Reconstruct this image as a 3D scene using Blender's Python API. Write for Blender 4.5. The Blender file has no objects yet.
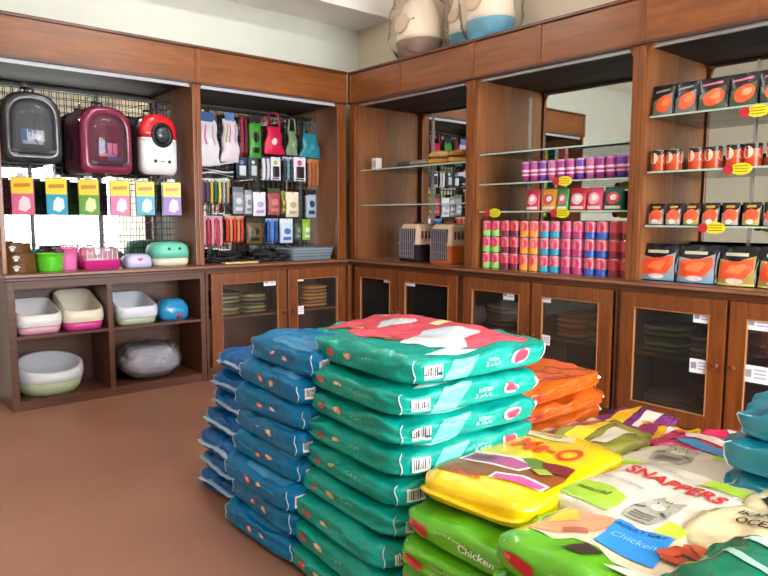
import bpy, bmesh, math, random
from mathutils import Vector, Matrix, noise
random.seed(7)
SC = bpy.context.scene
COL = SC.collection
PI = math.pi

# ------------------------------------------------------------------ colours and materials
def lin(h):
    h = h.lstrip('#'); out = []
    for i in (0, 2, 4):
        c = int(h[i:i+2], 16) / 255
        out.append(c / 12.92 if c <= .04045 else ((c + .055) / 1.055) ** 2.4)
    return (*out, 1)
MATS = {}
def M(hexc, rough=.45, metal=0, coat=0, var=.0, trans=0, bump=0, bscale=60, spec=.5):
    key = (hexc, rough, metal, coat, var, trans, bump, bscale, spec)
    if key in MATS: return MATS[key]
    m = bpy.data.materials.new('mat_' + hexc.strip('#')); m.use_nodes = True
    nt = m.node_tree; b = nt.nodes['Principled BSDF']
    b.inputs['Base Color'].default_value = lin(hexc)
    b.inputs['Roughness'].default_value = rough
    b.inputs['Metallic'].default_value = metal
    b.inputs['Coat Weight'].default_value = coat
    b.inputs['Specular IOR Level'].default_value = spec
    tc = nt.nodes.new('ShaderNodeTexCoord')
    n = nt.nodes.new('ShaderNodeTexNoise'); n.inputs['Scale'].default_value = 9
    n.inputs['Detail'].default_value = 3
    nt.links.new(tc.outputs['Object'], n.inputs['Vector'])
    hs = nt.nodes.new('ShaderNodeHueSaturation'); hs.inputs['Color'].default_value = lin(hexc)
    mr = nt.nodes.new('ShaderNodeMapRange')
    v = var or .06
    mr.inputs['To Min'].default_value = 1 - v; mr.inputs['To Max'].default_value = 1 + v
    nt.links.new(n.outputs['Fac'], mr.inputs['Value']); nt.links.new(mr.outputs['Result'], hs.inputs['Value'])
    nt.links.new(hs.outputs['Color'], b.inputs['Base Color'])
    if bump:
        n2 = nt.nodes.new('ShaderNodeTexNoise'); n2.inputs['Scale'].default_value = bscale
        nt.links.new(tc.outputs['Object'], n2.inputs['Vector'])
        bp = nt.nodes.new('ShaderNodeBump'); bp.inputs['Strength'].default_value = bump; bp.inputs['Distance'].default_value = .01
        nt.links.new(n2.outputs['Fac'], bp.inputs['Height']); nt.links.new(bp.outputs['Normal'], b.inputs['Normal'])
    MATS[key] = m
    return m
def clear(hexc, alpha=.2, rough=.05, ior=1.45):
    key = ('clear', hexc, alpha, rough, ior)
    if key in MATS: return MATS[key]
    m = bpy.data.materials.new('mat_clear_' + hexc.strip('#')); m.use_nodes = True
    nt = m.node_tree; nt.nodes.clear()
    out = nt.nodes.new('ShaderNodeOutputMaterial')
    tr = nt.nodes.new('ShaderNodeBsdfTransparent'); tr.inputs['Color'].default_value = lin(hexc)
    pr = nt.nodes.new('ShaderNodeBsdfPrincipled'); pr.inputs['Base Color'].default_value = lin(hexc); pr.inputs['Roughness'].default_value = rough
    gl = nt.nodes.new('ShaderNodeBsdfGlossy'); gl.inputs['Roughness'].default_value = rough
    fr = nt.nodes.new('ShaderNodeFresnel'); fr.inputs['IOR'].default_value = ior
    mx = nt.nodes.new('ShaderNodeMixShader'); mx.inputs[0].default_value = alpha
    nt.links.new(tr.outputs[0], mx.inputs[1]); nt.links.new(pr.outputs[0], mx.inputs[2])
    m2 = nt.nodes.new('ShaderNodeMixShader')
    nt.links.new(fr.outputs[0], m2.inputs[0]); nt.links.new(mx.outputs[0], m2.inputs[1]); nt.links.new(gl.outputs[0], m2.inputs[2])
    nt.links.new(m2.outputs[0], out.inputs['Surface'])
    MATS[key] = m
    return m
def wood_mat(name, c1, c2, rough=.32, axis='Z'):
    m = bpy.data.materials.new(name); m.use_nodes = True
    nt = m.node_tree; b = nt.nodes['Principled BSDF']
    tc = nt.nodes.new('ShaderNodeTexCoord'); mp = nt.nodes.new('ShaderNodeMapping')
    sc = {'Z': (14, 14, 1.2), 'X': (1.2, 14, 14)}[axis]
    mp.inputs['Scale'].default_value = sc
    nt.links.new(tc.outputs['Object'], mp.inputs['Vector'])
    n = nt.nodes.new('ShaderNodeTexNoise'); n.inputs['Scale'].default_value = 2.2; n.inputs['Detail'].default_value = 5; n.inputs['Distortion'].default_value = .6
    nt.links.new(mp.outputs[0], n.inputs['Vector'])
    r = nt.nodes.new('ShaderNodeValToRGB')
    r.color_ramp.elements[0].position = .33; r.color_ramp.elements[0].color = lin(c1)
    r.color_ramp.elements[1].position = .68; r.color_ramp.elements[1].color = lin(c2)
    nt.links.new(n.outputs['Fac'], r.inputs[0]); nt.links.new(r.outputs[0], b.inputs['Base Color'])
    b.inputs['Roughness'].default_value = rough
    b.inputs['Coat Weight'].default_value = .25; b.inputs['Coat Roughness'].default_value = .2
    return m
WOODH = wood_mat('varnished_wood_horizontal', '#6c3912', '#884e1e', .34, 'X')
WOODV = wood_mat('varnished_wood_vertical', '#693611', '#864b1c', .34, 'Z')
WOODD = wood_mat('dark_wood_board', '#4e2a1a', '#673820', .42, 'X')
WOODI = wood_mat('inner_wood_board', '#84502c', '#9c6238', .42, 'Z')
WOODDOOR = wood_mat('cabinet_door_wood', '#6a3510', '#86491c', .34, 'Z')
TRIMD = wood_mat('dark_wood_moulding', '#4a2413', '#5c2e19', .35, 'X')
WALL = M('#d9ddd4', .85, var=.03); CEIL = M('#f0eee8', .9, var=.02)
MIRROR = M('#d6dbd6', .015, 1.0)
GLASS = clear('#e4f2ec', .10, .02); DOORGLASS = clear('#f4f0ea', .015, .02)
BLACKW = M('#101014', .4); ALU = M('#c9ccd2', .25, .8); WHITEP = M('#eeeeee', .45)
PAPER = M('#f2f1f5', .6); INK = M('#33303a', .6)

# ------------------------------------------------------------------ mesh collecting
class MB:
    def __init__(self): self.bm = bmesh.new(); self.mats = []
    def mi(self, m):
        if m not in self.mats: self.mats.append(m)
        return self.mats.index(m)
    def _fin(self, verts, m, T=None, smooth=False):
        if T is not None:
            for v in verts: v.co = T @ v.co
        idx = self.mi(m); fs = set()
        for v in verts:
            for f in v.link_faces: fs.add(f)
        for f in fs: f.material_index = idx; f.smooth = smooth
    def box(self, x0, x1, y0, y1, z0, z1, m, bev=0, T=None):
        g = bmesh.ops.create_cube(self.bm, size=1)['verts']
        for v in g:
            v.co = Vector(((x0 + x1) / 2 + v.co.x * (x1 - x0), (y0 + y1) / 2 + v.co.y * (y1 - y0), (z0 + z1) / 2 + v.co.z * (z1 - z0)))
        self._fin(g, m, T)
        if bev:
            es = list({e for v in g for e in v.link_edges})
            bmesh.ops.bevel(self.bm, geom=es, offset=bev, segments=2, affect='EDGES', profile=.6, clamp_overlap=True)
        return self
    def loft(self, rings, m, cap0=True, cap1=True, smooth=True, T=None):
        vs = [[self.bm.verts.new(T @ Vector(p) if T is not None else Vector(p)) for p in r] for r in rings]
        idx = self.mi(m); n = len(rings[0])
        for a, b in zip(vs, vs[1:]):
            for i in range(n):
                f = self.bm.faces.new((a[i], a[(i + 1) % n], b[(i + 1) % n], b[i])); f.material_index = idx; f.smooth = smooth
        if cap0: f = self.bm.faces.new(list(reversed(vs[0]))); f.material_index = idx
        if cap1: f = self.bm.faces.new(vs[-1]); f.material_index = idx
        return self
    def lathe(self, prof, m, n=24, c=(0, 0, 0), cap0=True, cap1=True, sx=1, sy=1, T=None):
        rings = [[(c[0] + sx * r * math.cos(2 * PI * i / n), c[1] + sy * r * math.sin(2 * PI * i / n), c[2] + z) for i in range(n)] for r, z in prof]
        return self.loft(rings, m, cap0, cap1, True, T)
    def tube(self, pts, r, m, n=8, closed=False):
        pts = [Vector(p) for p in pts]; rings = []
        N = len(pts)
        for i, p in enumerate(pts):
            a = pts[(i - 1) % N] if (i > 0 or closed) else p
            b = pts[(i + 1) % N] if (i < N - 1 or closed) else p
            d = (b - a).normalized()
            up = Vector((0, 0, 1)) if abs(d.z) < .9 else Vector((1, 0, 0))
            s = d.cross(up).normalized(); t = s.cross(d)
            rings.append([tuple(p + (s * math.cos(2 * PI * k / n) + t * math.sin(2 * PI * k / n)) * r) for k in range(n)])
        if closed: rings.append(rings[0]); return self.loft(rings, m, False, False)
        return self.loft(rings, m)
    def poly(self, pts, m):
        vs = [self.bm.verts.new(Vector(p)) for p in pts]
        f = self.bm.faces.new(vs); f.material_index = self.mi(m)
        return self
    def prism(self, pts2, y0, y1, m, smooth=False):
        # outline in x,z extruded along y
        a = [(x, y0, z) for x, z in pts2]; b = [(x, y1, z) for x, z in pts2]
        return self.loft([a, b], m, smooth=smooth)
    def build(self, name, parent=None, loc=None, rot=None):
        bmesh.ops.recalc_face_normals(self.bm, faces=self.bm.faces[:])
        me = bpy.data.meshes.new(name); self.bm.to_mesh(me); self.bm.free()
        for m in self.mats: me.materials.append(m)
        o = bpy.data.objects.new(name, me); COL.objects.link(o)
        if parent: o.parent = parent
        if loc: o.location = loc
        if rot: o.rotation_euler = rot
        return o
def thing(name, label, cat, loc=(0, 0, 0), rz=0, group=None, rot=None):
    o = bpy.data.objects.new(name, None); COL.objects.link(o); o.empty_display_size = .05
    o.location = loc; o.rotation_euler = rot or (0, 0, rz)
    o['label'] = label; o['category'] = cat
    if group: o['group'] = group
    return o
def tag(o, label, cat, group=None):
    o['label'] = label; o['category'] = cat
    if group: o['group'] = group
    return o
def dup(root, loc, rz=None, label=None, group=None):
    r = root.copy(); COL.objects.link(r); r.location = loc
    if rz is not None: r.rotation_euler = (0, 0, rz)
    if label: r['label'] = label
    if group: r['group'] = group
    for ch in list(root.children):
        c = ch.copy(); COL.objects.link(c); c.parent = r
        for g in list(ch.children):
            d = g.copy(); COL.objects.link(d); d.parent = c
    return r
def struct(o): o['kind'] = 'structure'; return o

# ------------------------------------------------------------------ soft shapes: f(a,b,c) with a,b,c in [-1,1]
def bag_f(L, W, T, seed=0, p=7, wr=1.0):
    sv = Vector((seed * 3.7, seed * 1.3, seed * 2.1))
    def f(a, b, c):
        k = (abs(a) ** p + abs(b) ** p + abs(c) ** p) ** (-1 / p)
        x, y, z = a * k, b * k, c * k
        zz = z * (1 - .16 * a ** 4 - .12 * b ** 4)
        X, Y = x * L / 2, y * W / 2
        n = noise.noise(Vector((X * 7, Y * 7, zz * 2)) + sv)
        n2 = noise.noise(Vector((X * 17, Y * 17, zz * 1.3)) + sv * 2)
        fold = (.4 * n2 + .6 * noise.noise(Vector((X * 24, Y * 24, zz * T * 35)) + sv)) if abs(c) < .99 else n2 * .5
        d = (n * .012 + fold * .010) * wr
        side = 1 + d * 2.2
        return Vector((X * side, Y * side, T / 2 + zz * T / 2 + (d if c > -.2 else d * .4)))
    return f
def pouch_f(W, D, H, seed=0, both=False):
    sv = Vector((seed * 3.7, seed * 1.3, seed * 2.1))
    def f(a, b, c):
        p = 8
        k = (abs(a) ** p + abs(b) ** p + abs(c) ** p) ** (-1 / p) * 1.08
        k = min(k, 1)
        h = (c * k + 1) / 2
        dep = (1 - .93 * max(0, (h - .12) / .88) ** 1.7)
        if both: dep = max(.06, math.sin(PI * min(1, max(0, h))) ** .6)
        dep *= (1 - .55 * abs(a) ** 3)
        n = noise.noise(Vector((a * 2.2, b, c * 2.2)) + sv) * .006 * (W / .15)
        wid = 1 - (.05 * math.sin(PI * h) if not both else .03 * math.sin(PI * h))
        return Vector((a * k * W / 2 * wid, b * k * D / 2 * dep + n, h * H))
    return f
def body(mb, f, m, n=20, nz=None):
    nz = nz or n; idx = mb.mi(m); cache = {}
    def V(a, b, c):
        key = (round(a, 4), round(b, 4), round(c, 4))
        if key not in cache: cache[key] = mb.bm.verts.new(f(a, b, c))
        return cache[key]
    def lin_(i, k): return -1 + 2 * i / k
    def quad(fn, k1, k2):
        for i in range(k1):
            for j in range(k2):
                vs = [V(*fn(lin_(i, k1), lin_(j, k2))), V(*fn(lin_(i + 1, k1), lin_(j, k2))), V(*fn(lin_(i + 1, k1), lin_(j + 1, k2))), V(*fn(lin_(i, k1), lin_(j + 1, k2)))]
                fc = mb.bm.faces.new(vs); fc.material_index = idx; fc.smooth = True
    quad(lambda s, t: (s, t, 1), n, n); quad(lambda s, t: (s, t, -1), n, n)
    quad(lambda s, t: (s, 1, t), n, nz); quad(lambda s, t: (s, -1, t), n, nz)
    quad(lambda s, t: (1, s, t), n, nz); quad(lambda s, t: (-1, s, t), n, nz)
    return mb
FACE = {'+z': lambda s, t: (s, t, 1), '-y': lambda s, t: (s, -1, t), '-x': lambda s, t: (-1, -s, t)}
def onface(f, face, s, t, off):
    g = FACE[face]; e = .02
    P = f(*g(s, t)); A = f(*g(s + e, t)); B = f(*g(s, t + e))
    n = (A - P).cross(B - P)
    n.normalize()
    return P + n * off
def decal(mb, f, face, bm2, m, step=.1, off=.003):
    """bm2 holds flat faces in face coordinates (s,t in -1..1); cut into a grid and laid on the surface."""
    if bm2.verts:
        for ax in (0, 1):
            lo = min(v.co[ax] for v in bm2.verts); hi = max(v.co[ax] for v in bm2.verts)
            k = math.ceil(lo / step)
            while k * step < hi:
                co = Vector((0, 0, 0)); co[ax] = k * step; no = Vector((0, 0, 0)); no[ax] = 1
                bmesh.ops.bisect_plane(bm2, geom=bm2.verts[:] + bm2.edges[:] + bm2.faces[:], plane_co=co, plane_no=no)
                k += 1
    idx = mb.mi(m); mp = {}
    for fc in bm2.faces:
        vs = []
        for v in fc.verts:
            if v not in mp: mp[v] = mb.bm.verts.new(onface(f, face, max(-1, min(1, v.co.x)), max(-1, min(1, v.co.y)), off))
            vs.append(mp[v])
        try: nf = mb.bm.faces.new(vs); nf.material_index = idx; nf.smooth = True
        except ValueError: pass
    bm2.free()
def P2(pts):
    b = bmesh.new(); vs = [b.verts.new((x, y, 0)) for x, y in pts]; b.faces.new(vs)
    bmesh.ops.triangulate(b, faces=b.faces[:]); return b
def ell(cx, cy, rx, ry, n=20, rot=0):
    return [(cx + rx * math.cos(2 * PI * i / n) * math.cos(rot) - ry * math.sin(2 * PI * i / n) * math.sin(rot),
             cy + rx * math.cos(2 * PI * i / n) * math.sin(rot) + ry * math.sin(2 * PI * i / n) * math.cos(rot)) for i in range(n)]
def rect(x0, x1, y0, y1): return [(x0, y0), (x1, y0), (x1, y1), (x0, y1)]
_tc = {}
def text_tris(s, bold=0):
    if (s, bold) in _tc: return _tc[(s, bold)]
    cu = bpy.data.curves.new('lettering_source', 'FONT'); cu.body = s; cu.size = 1; cu.align_x = 'CENTER'; cu.align_y = 'CENTER'; cu.offset = bold; cu.resolution_u = 3
    o = bpy.data.objects.new('lettering_source', cu); COL.objects.link(o)
    dg = bpy.context.evaluated_depsgraph_get(); dg.update()
    me = o.evaluated_get(dg).to_mesh()
    V = [tuple(v.co[:2]) for v in me.vertices]; F = [tuple(p.vertices) for p in me.polygons]
    o.evaluated_get(dg).to_mesh_clear(); bpy.data.objects.remove(o); bpy.data.curves.remove(cu)
    _tc[(s, bold)] = (V, F); return V, F
def TX(s, cx, cy, size, hs, ht, dx=(1, 0), dy=(0, 1), bold=.0, stretch=1):
    """text centred at face coords cx,cy; size in metres; hs,ht half sizes of the face; dx reading direction, dy up."""
    V, F = text_tris(s, bold); b = bmesh.new()
    vs = []
    for u, v in V:
        mx = (u * stretch * dx[0] + v * dy[0]) * size; my = (u * stretch * dx[1] + v * dy[1]) * size
        vs.append(b.verts.new((cx + mx / hs, cy + my / ht, 0)))
    for f in F:
        try: b.faces.new([vs[i] for i in f])
        except ValueError: pass
    return b
def flat_text(mb, s, org, xdir, ydir, size, m, bold=0):
    V, F = text_tris(s, bold); o = Vector(org); xd = Vector(xdir); yd = Vector(ydir)
    vs = [mb.bm.verts.new(o + xd * u * size + yd * v * size) for u, v in V]; idx = mb.mi(m)
    for f in F:
        try: fc = mb.bm.faces.new([vs[i] for i in f]); fc.material_index = idx
        except ValueError: pass

ORD = ['topmost', 'second from the top', 'third from the top', 'fourth from the top', 'fifth from the top', 'sixth from the top', 'seventh from the top', 'eighth from the top', 'ninth from the top']

# ================================================================== THE ROOM
def build_room():
    mb = MB()
    fl = bpy.data.materials.new('painted_floor'); fl.use_nodes = True
    nt = fl.node_tree; b = nt.nodes['Principled BSDF']
    tc = nt.nodes.new('ShaderNodeTexCoord')
    n = nt.nodes.new('ShaderNodeTexNoise'); n.inputs['Scale'].default_value = 1.3; n.inputs['Detail'].default_value = 6
    n3 = nt.nodes.new('ShaderNodeTexNoise'); n3.inputs['Scale'].default_value = 45; n3.inputs['Detail'].default_value = 3
    r = nt.nodes.new('ShaderNodeValToRGB')
    r.color_ramp.elements[0].position = .3; r.color_ramp.elements[0].color = lin('#8f6350')
    r.color_ramp.elements[1].position = .7; r.color_ramp.elements[1].color = lin('#a3745c')
    ad = nt.nodes.new('ShaderNodeMath'); ad.operation = 'MULTIPLY_ADD'; ad.inputs[1].default_value = .25; 
    nt.links.new(tc.outputs['Object'], n.inputs['Vector']); nt.links.new(tc.outputs['Object'], n3.inputs['Vector'])
    nt.links.new(n3.outputs['Fac'], ad.inputs[0]); nt.links.new(n.outputs['Fac'], ad.inputs[2])
    sb = nt.nodes.new('ShaderNodeMath'); sb.operation = 'SUBTRACT'; sb.inputs[1].default_value = .125
    nt.links.new(ad.outputs[0], sb.inputs[0]); nt.links.new(sb.outputs[0], r.inputs[0]); nt.links.new(r.outputs[0], b.inputs['Base Color'])
    b.inputs['Roughness'].default_value = .42
    struct(mb.box(-6, .44, -6.4, .44, -.1, 0, fl).build('floor'))
    struct(MB().box(-6.12, .56, -6.4, .56, 3.35, 3.45, CEIL).build('ceiling'))
    struct(MB().box(-6.12, .56, .44, .56, 0, 3.35, WALL).build('wall_left'))
    struct(MB().box(.44, .56, -6.4, .44, 0, 3.35, M('#dccdb8', .85, var=.03)).build('wall_right'))
    struct(MB().box(-6.12, -6, -6.4, .44, 0, 3.35, M('#e4dccb', .85, var=.03)).build('wall_far_side'))
    # shop front wall with its wide opening and a narrow side light
    w = MB()
    w.box(-6.12, -3.0, -6.52, -6.4, 0, 3.35, WALL); w.box(-3.0, .22, -6.52, -6.4, 2.55, 3.35, WALL)
    w.box(.50, .56, -6.52, -6.4, 0, 3.35, WALL)
    struct(w.build('wall_shop_front'))
    f = MB()
    for x in (-3.0, -1.4, .16): f.box(x, x + .05, -6.49, -6.43, 0, 2.55, ALU)
    f.box(-2.95, .16, -6.49, -6.43, 2.50, 2.55, ALU)
    f.box(.22, .50, -6.49, -6.43, 2.5, 3.35, WALL)
    struct(f.build('window_1'))
    struct(MB().box(-6, .44, -.06, .44, 3.01, 3.35, M('#fbfaf6', .8)).build('trim_1'))
    struct(MB().box(-14, 8, -16, -6.52, -.16, -.06, M('#b5b0a8', .9)).build('floor_outside'))
    for i, (x, y) in enumerate([(-1.5, -1.0), (-1.4, -3.0), (-3.9, -3.4)]):
        t = thing('ceiling_light', 'white twin tube ceiling light above ' + ['the corner of the shelving', 'the foreground bag stacks', 'the open floor'][i], 'ceiling light', (x, y, 3.35))
        MB().box(-.62, .62, -.07, .07, -.05, 0, WHITEP).build('fixture_body', t)
        em = bpy.data.materials.get('lit_tube')
        if not em:
            em = bpy.data.materials.new('lit_tube'); em.use_nodes = True
            bb = em.node_tree.nodes['Principled BSDF']; bb.inputs['Emission Color'].default_value = (1, .97, .9, 1); bb.inputs['Emission Strength'].default_value = TUBE
        for s in (-.03, .03):
            o = MB().tube([(-.6, s, -.068), (.6, s, -.068)], .014, em, 10).build('tube', t)
TUBE = 40

# ================================================================== BASE CABINETS (local x = left to right, y = depth into the wall)
ROTR = -PI / 2
def cabroot(side, name, label, cat): return thing(name, label, cat, (0, 0, 0), 0 if side == 'L' else ROTR)
def price_card(par, x, z, w, h):
    mb = MB().box(x - w / 2, x + w / 2, -.0125, -.011, z - h / 2, z + h / 2, PAPER)
    for k in range(3): mb.box(x - w * .05, x + w * .42, -.0135, -.0126, z + h * (.22 - .22 * k), z + h * (.30 - .22 * k), M('#b0aac4', .6))
    mb.box(x - w * .42, x - w * .15, -.0135, -.0126, z - h * .2, z + h * .25, M('#9c98a8', .6))
    return mb.build('price_card', par)
def door(par, x0, x1, z0, z1, knob, cards):
    st = .085
    d = MB()
    d.box(x0, x0 + st, -.022, 0, z0, z1, WOODDOOR, .004); d.box(x1 - st, x1, -.022, 0, z0, z1, WOODDOOR, .004)
    d.box(x0 + st, x1 - st, -.022, 0, z1 - st, z1, WOODDOOR, .004); d.box(x0 + st, x1 - st, -.022, 0, z0, z0 + st, WOODDOOR, .004)
    dr = d.build('door', par)
    b = MB()   # pale bead around the glass
    g = M('#a8744a', .4); a0, a1, b0, b1 = x0 + st, x1 - st, z0 + st, z1 - st
    b.box(a0, a0 + .005, -.026, -.006, b0, b1, g); b.box(a1 - .005, a1, -.026, -.006, b0, b1, g)
    b.box(a0 + .008, a1 - .008, -.026, -.006, b0, b0 + .005, g); b.box(a0 + .008, a1 - .008, -.026, -.006, b1 - .005, b1, g)
    b.build('bead', dr)
    MB().box(a0, a1, -.0105, -.0065, b0, b1, DOORGLASS).build('glass_pane', dr)
    kx = x1 - .035 if knob == 'r' else x0 + .035
    T = Matrix.Translation((kx, -.022, .478)) @ Matrix.Rotation(PI / 2, 4, 'X')
    MB().lathe([(.006, 0), (.006, .012), (.014, .016), (.015, .024), (.008, .03)], M('#6a3a20', .3), 12, T=T).build('knob', dr)
    for c in cards: price_card(dr, *c)
def base_cabinet(side, name, label, u0, u1, split, doors):
    r = cabroot(side, name, label, 'cabinet')
    c = MB()
    c.box(u0, u0 + .018, 0, .42, 0, .84, WOODD); c.box(u1 - .018, u1, 0, .42, 0, .84, WOODD)
    c.box(u0, u1, .40, .42, .0, .84, WOODD); c.box(u0, u1, .0, .40, .075, .095, WOODD)
    c.box(u0, u1, .01, .03, 0, .09, WOODD); c.box(u0, u1, 0.001, .40, .82, .84, WOODV)
    c.box(split - .012, split + .012, .002, .40, .09, .82, WOODD)
    c.build('carcass', r)
    MB().box(u0 + .02, u1 - .02, .03, .398, .455, .473, M('#7a4a2c', .45)).build('shelf', r)
    for a in doors: door(r, *a)
    return r
def pack_stack(side, x, y, z, n, cols, where, seed, w=.2):
    """flat foil packs lying in a stack behind cabinet glass"""
    protos = {}
    for k in range(n):
        c = cols[k % len(cols)]
        lab = '%s pack, %s, %s' % (c[1], ('topmost' if k == n - 1 else 'lowest' if k == 0 else ['second', 'third', 'fourth', 'fifth', 'sixth'][k - 1] + ' lowest'), where)
        px, py = (x, y) if side == 'L' else (y, -x)
        rz = (0 if side == 'L' else ROTR) + random.uniform(-.12, .12)
        mb = MB(); f = bag_f(w, .26, .035, seed + k, 4, .5); body(mb, f, M(c[0], .3), 8)
        o = mb.build('flat_pack', None, (px, py, z + k * .031), (0, 0, rz)); tag(o, lab, 'pet food pack', 'flat packs stored in the glass cabinets')
OLIVE = [('#8c8c60', 'olive green'), ('#a8a27c', 'dull khaki'), ('#5c6650', 'dark green')]
TAN = [('#d09a50', 'golden tan'), ('#b08a58', 'tan brown'), ('#d8a868', 'amber')]
GREYP = [('#8a857c', 'dark grey'), ('#aaa298', 'grey'), ('#6e655a', 'charcoal brown')]
def build_bases():
    # open shelf unit on the left
    r = cabroot('L', 'open_shelf_unit', 'dark wooden open shelf unit with four bays holding litter trays', 'shelf unit')
    c = MB()
    c.box(-2.72, -2.675, 0, .42, 0, .84, WOODD, .003); c.box(-1.425, -1.385, 0, .42, 0, .84, WOODD, .003)
    c.box(-2.675, -1.425, .40, .42, .03, .84, WOODD); c.build('carcass', r)
    MB().box(-2.675, -1.425, .0, .40, .79, .84, WOODD).build('top_rail', r)
    MB().box(-2.105, -2.07, .004, .40, .062, .79, WOODD).build('divider', r)
    MB().box(-2.675, -2.105, .0, .40, .465, .483, WOODD).build('shelf', r)
    MB().box(-2.07, -1.425, .0, .40, .465, .483, WOODD).build('shelf', r)
    MB().box(-2.675, -1.425, .0, .40, .045, .062, WOODD).build('bottom_board', r)
    MB().box(-2.675, -1.425, .004, .03, 0, .045, WOODD).build('plinth', r)
    base_cabinet('L', 'glass_door_cabinet', 'two-door glass cabinet with olive packs, right of the open shelf unit', -1.38, -.045, -.668,
        [(-1.345, -.676, .10, .825, 'r', [(-.83, .735, .11, .07)]), (-.66, -.075, .10, .825, 'l', [(-.548, .752, .085, .068), (-.548, .475, .085, .07)])])
    MB().box(-.04, .015, -.03, .02, 0, .838, WOODV, .004).build('corner_post', r)
    base_cabinet('R', 'glass_door_cabinet', 'two-door glass cabinet in the corner, below the two pet crates', .07, 1.345, .655,
        [(.085, .648, .10, .825, 'r', [(.528, .745, .10, .066)]), (.662, 1.32, .10, .825, 'l', [(.80, .742, .115, .07)])])
    base_cabinet('R', 'glass_door_cabinet', 'two-door glass cabinet below the stacked food cans, partly behind the orange bags', 1.35, 2.615, 1.99,
        [(1.385, 1.982, .10, .825, 'r', [(1.80, .73, .095, .08)]), (1.996, 2.585, .10, .825, 'l', [(2.09, .736, .11, .066), (2.105, .455, .085, .066)])])
    base_cabinet('R', 'glass_door_cabinet', 'two-door glass cabinet with four white price cards, below the big salmon pouches', 2.62, 3.90, 3.255,
        [(2.645, 3.246, .10, .825, 'r', [(3.118, .725, .095, .07), (3.115, .453, .105, .077)]), (3.262, 3.875, .10, .825, 'l', [(3.40, .725, .125, .077), (3.40, .46, .125, .088)])])
    # worktops
    def worktop(side, u0, u1, label):
        o = MB(); o.box(u0, u1, -.03, .44, .842, .862, TRIMD, .004); o.box(u0, u1, -.045, .44, .862, .89, wood_top, .006)
        w = o.build('worktop', None); w.rotation_euler = (0, 0, 0 if side == 'L' else ROTR); tag(w, label, 'worktop')
    wood_top = wood_mat('worktop_board', '#7e5238', '#94634a', .3, 'X')
    worktop('L', -2.74, -.046, 'brown wooden worktop of the left wall, carrying bowls and black harnesses')
    worktop('R', -.0, 3.92, 'brown wooden worktop of the right wall, carrying crates, cans and pouches')
    # packs behind the cabinet glass
    pack_stack('L', -1.15, .2, .474, 6, OLIVE, 'left stack behind the door next to the open shelves', 11, .24)
    pack_stack('L', -.90, .2, .474, 5, OLIVE, 'right stack behind the door next to the open shelves', 21, .22)
    pack_stack('L', -.30, .2, .474, 6, TAN, 'behind the left wall glass door nearest the corner', 31, .26)
    pack_stack('R', .35, .2, .474, 5, GREYP, 'behind the right wall glass door nearest the corner', 41, .24)
    pack_stack('R', .98, .2, .474, 5, GREYP, 'behind the glass door under the orange crate', 47, .24)
    pack_stack('R', 1.62, .2, .474, 5, GREYP, 'behind the glass door under the lime cans', 51, .24)
    pack_stack('R', 2.22, .2, .474, 5, TAN, 'left stack, glass door behind the orange bags', 61, .22)
    pack_stack('R', 2.45, .2, .474, 4, OLIVE, 'right stack, glass door behind the orange bags', 65, .2)
    pack_stack('R', 2.84, .2, .474, 5, OLIVE, 'upper left stack, widest seen glass door', 71, .24)
    pack_stack('R', 3.10, .2, .474, 4, GREYP, 'upper right stack, widest seen glass door', 81, .22)
    pack_stack('R', 2.86, .2, .096, 4, GREYP, 'lower left stack, widest seen glass door', 85, .26)
    pack_stack('R', 3.08, .2, .096, 3, OLIVE, 'lower right stack, widest seen glass door', 89, .2)
    pack_stack('R', 3.52, .2, .474, 5, GREYP, 'behind the rightmost glass door', 91, .24)

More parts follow.
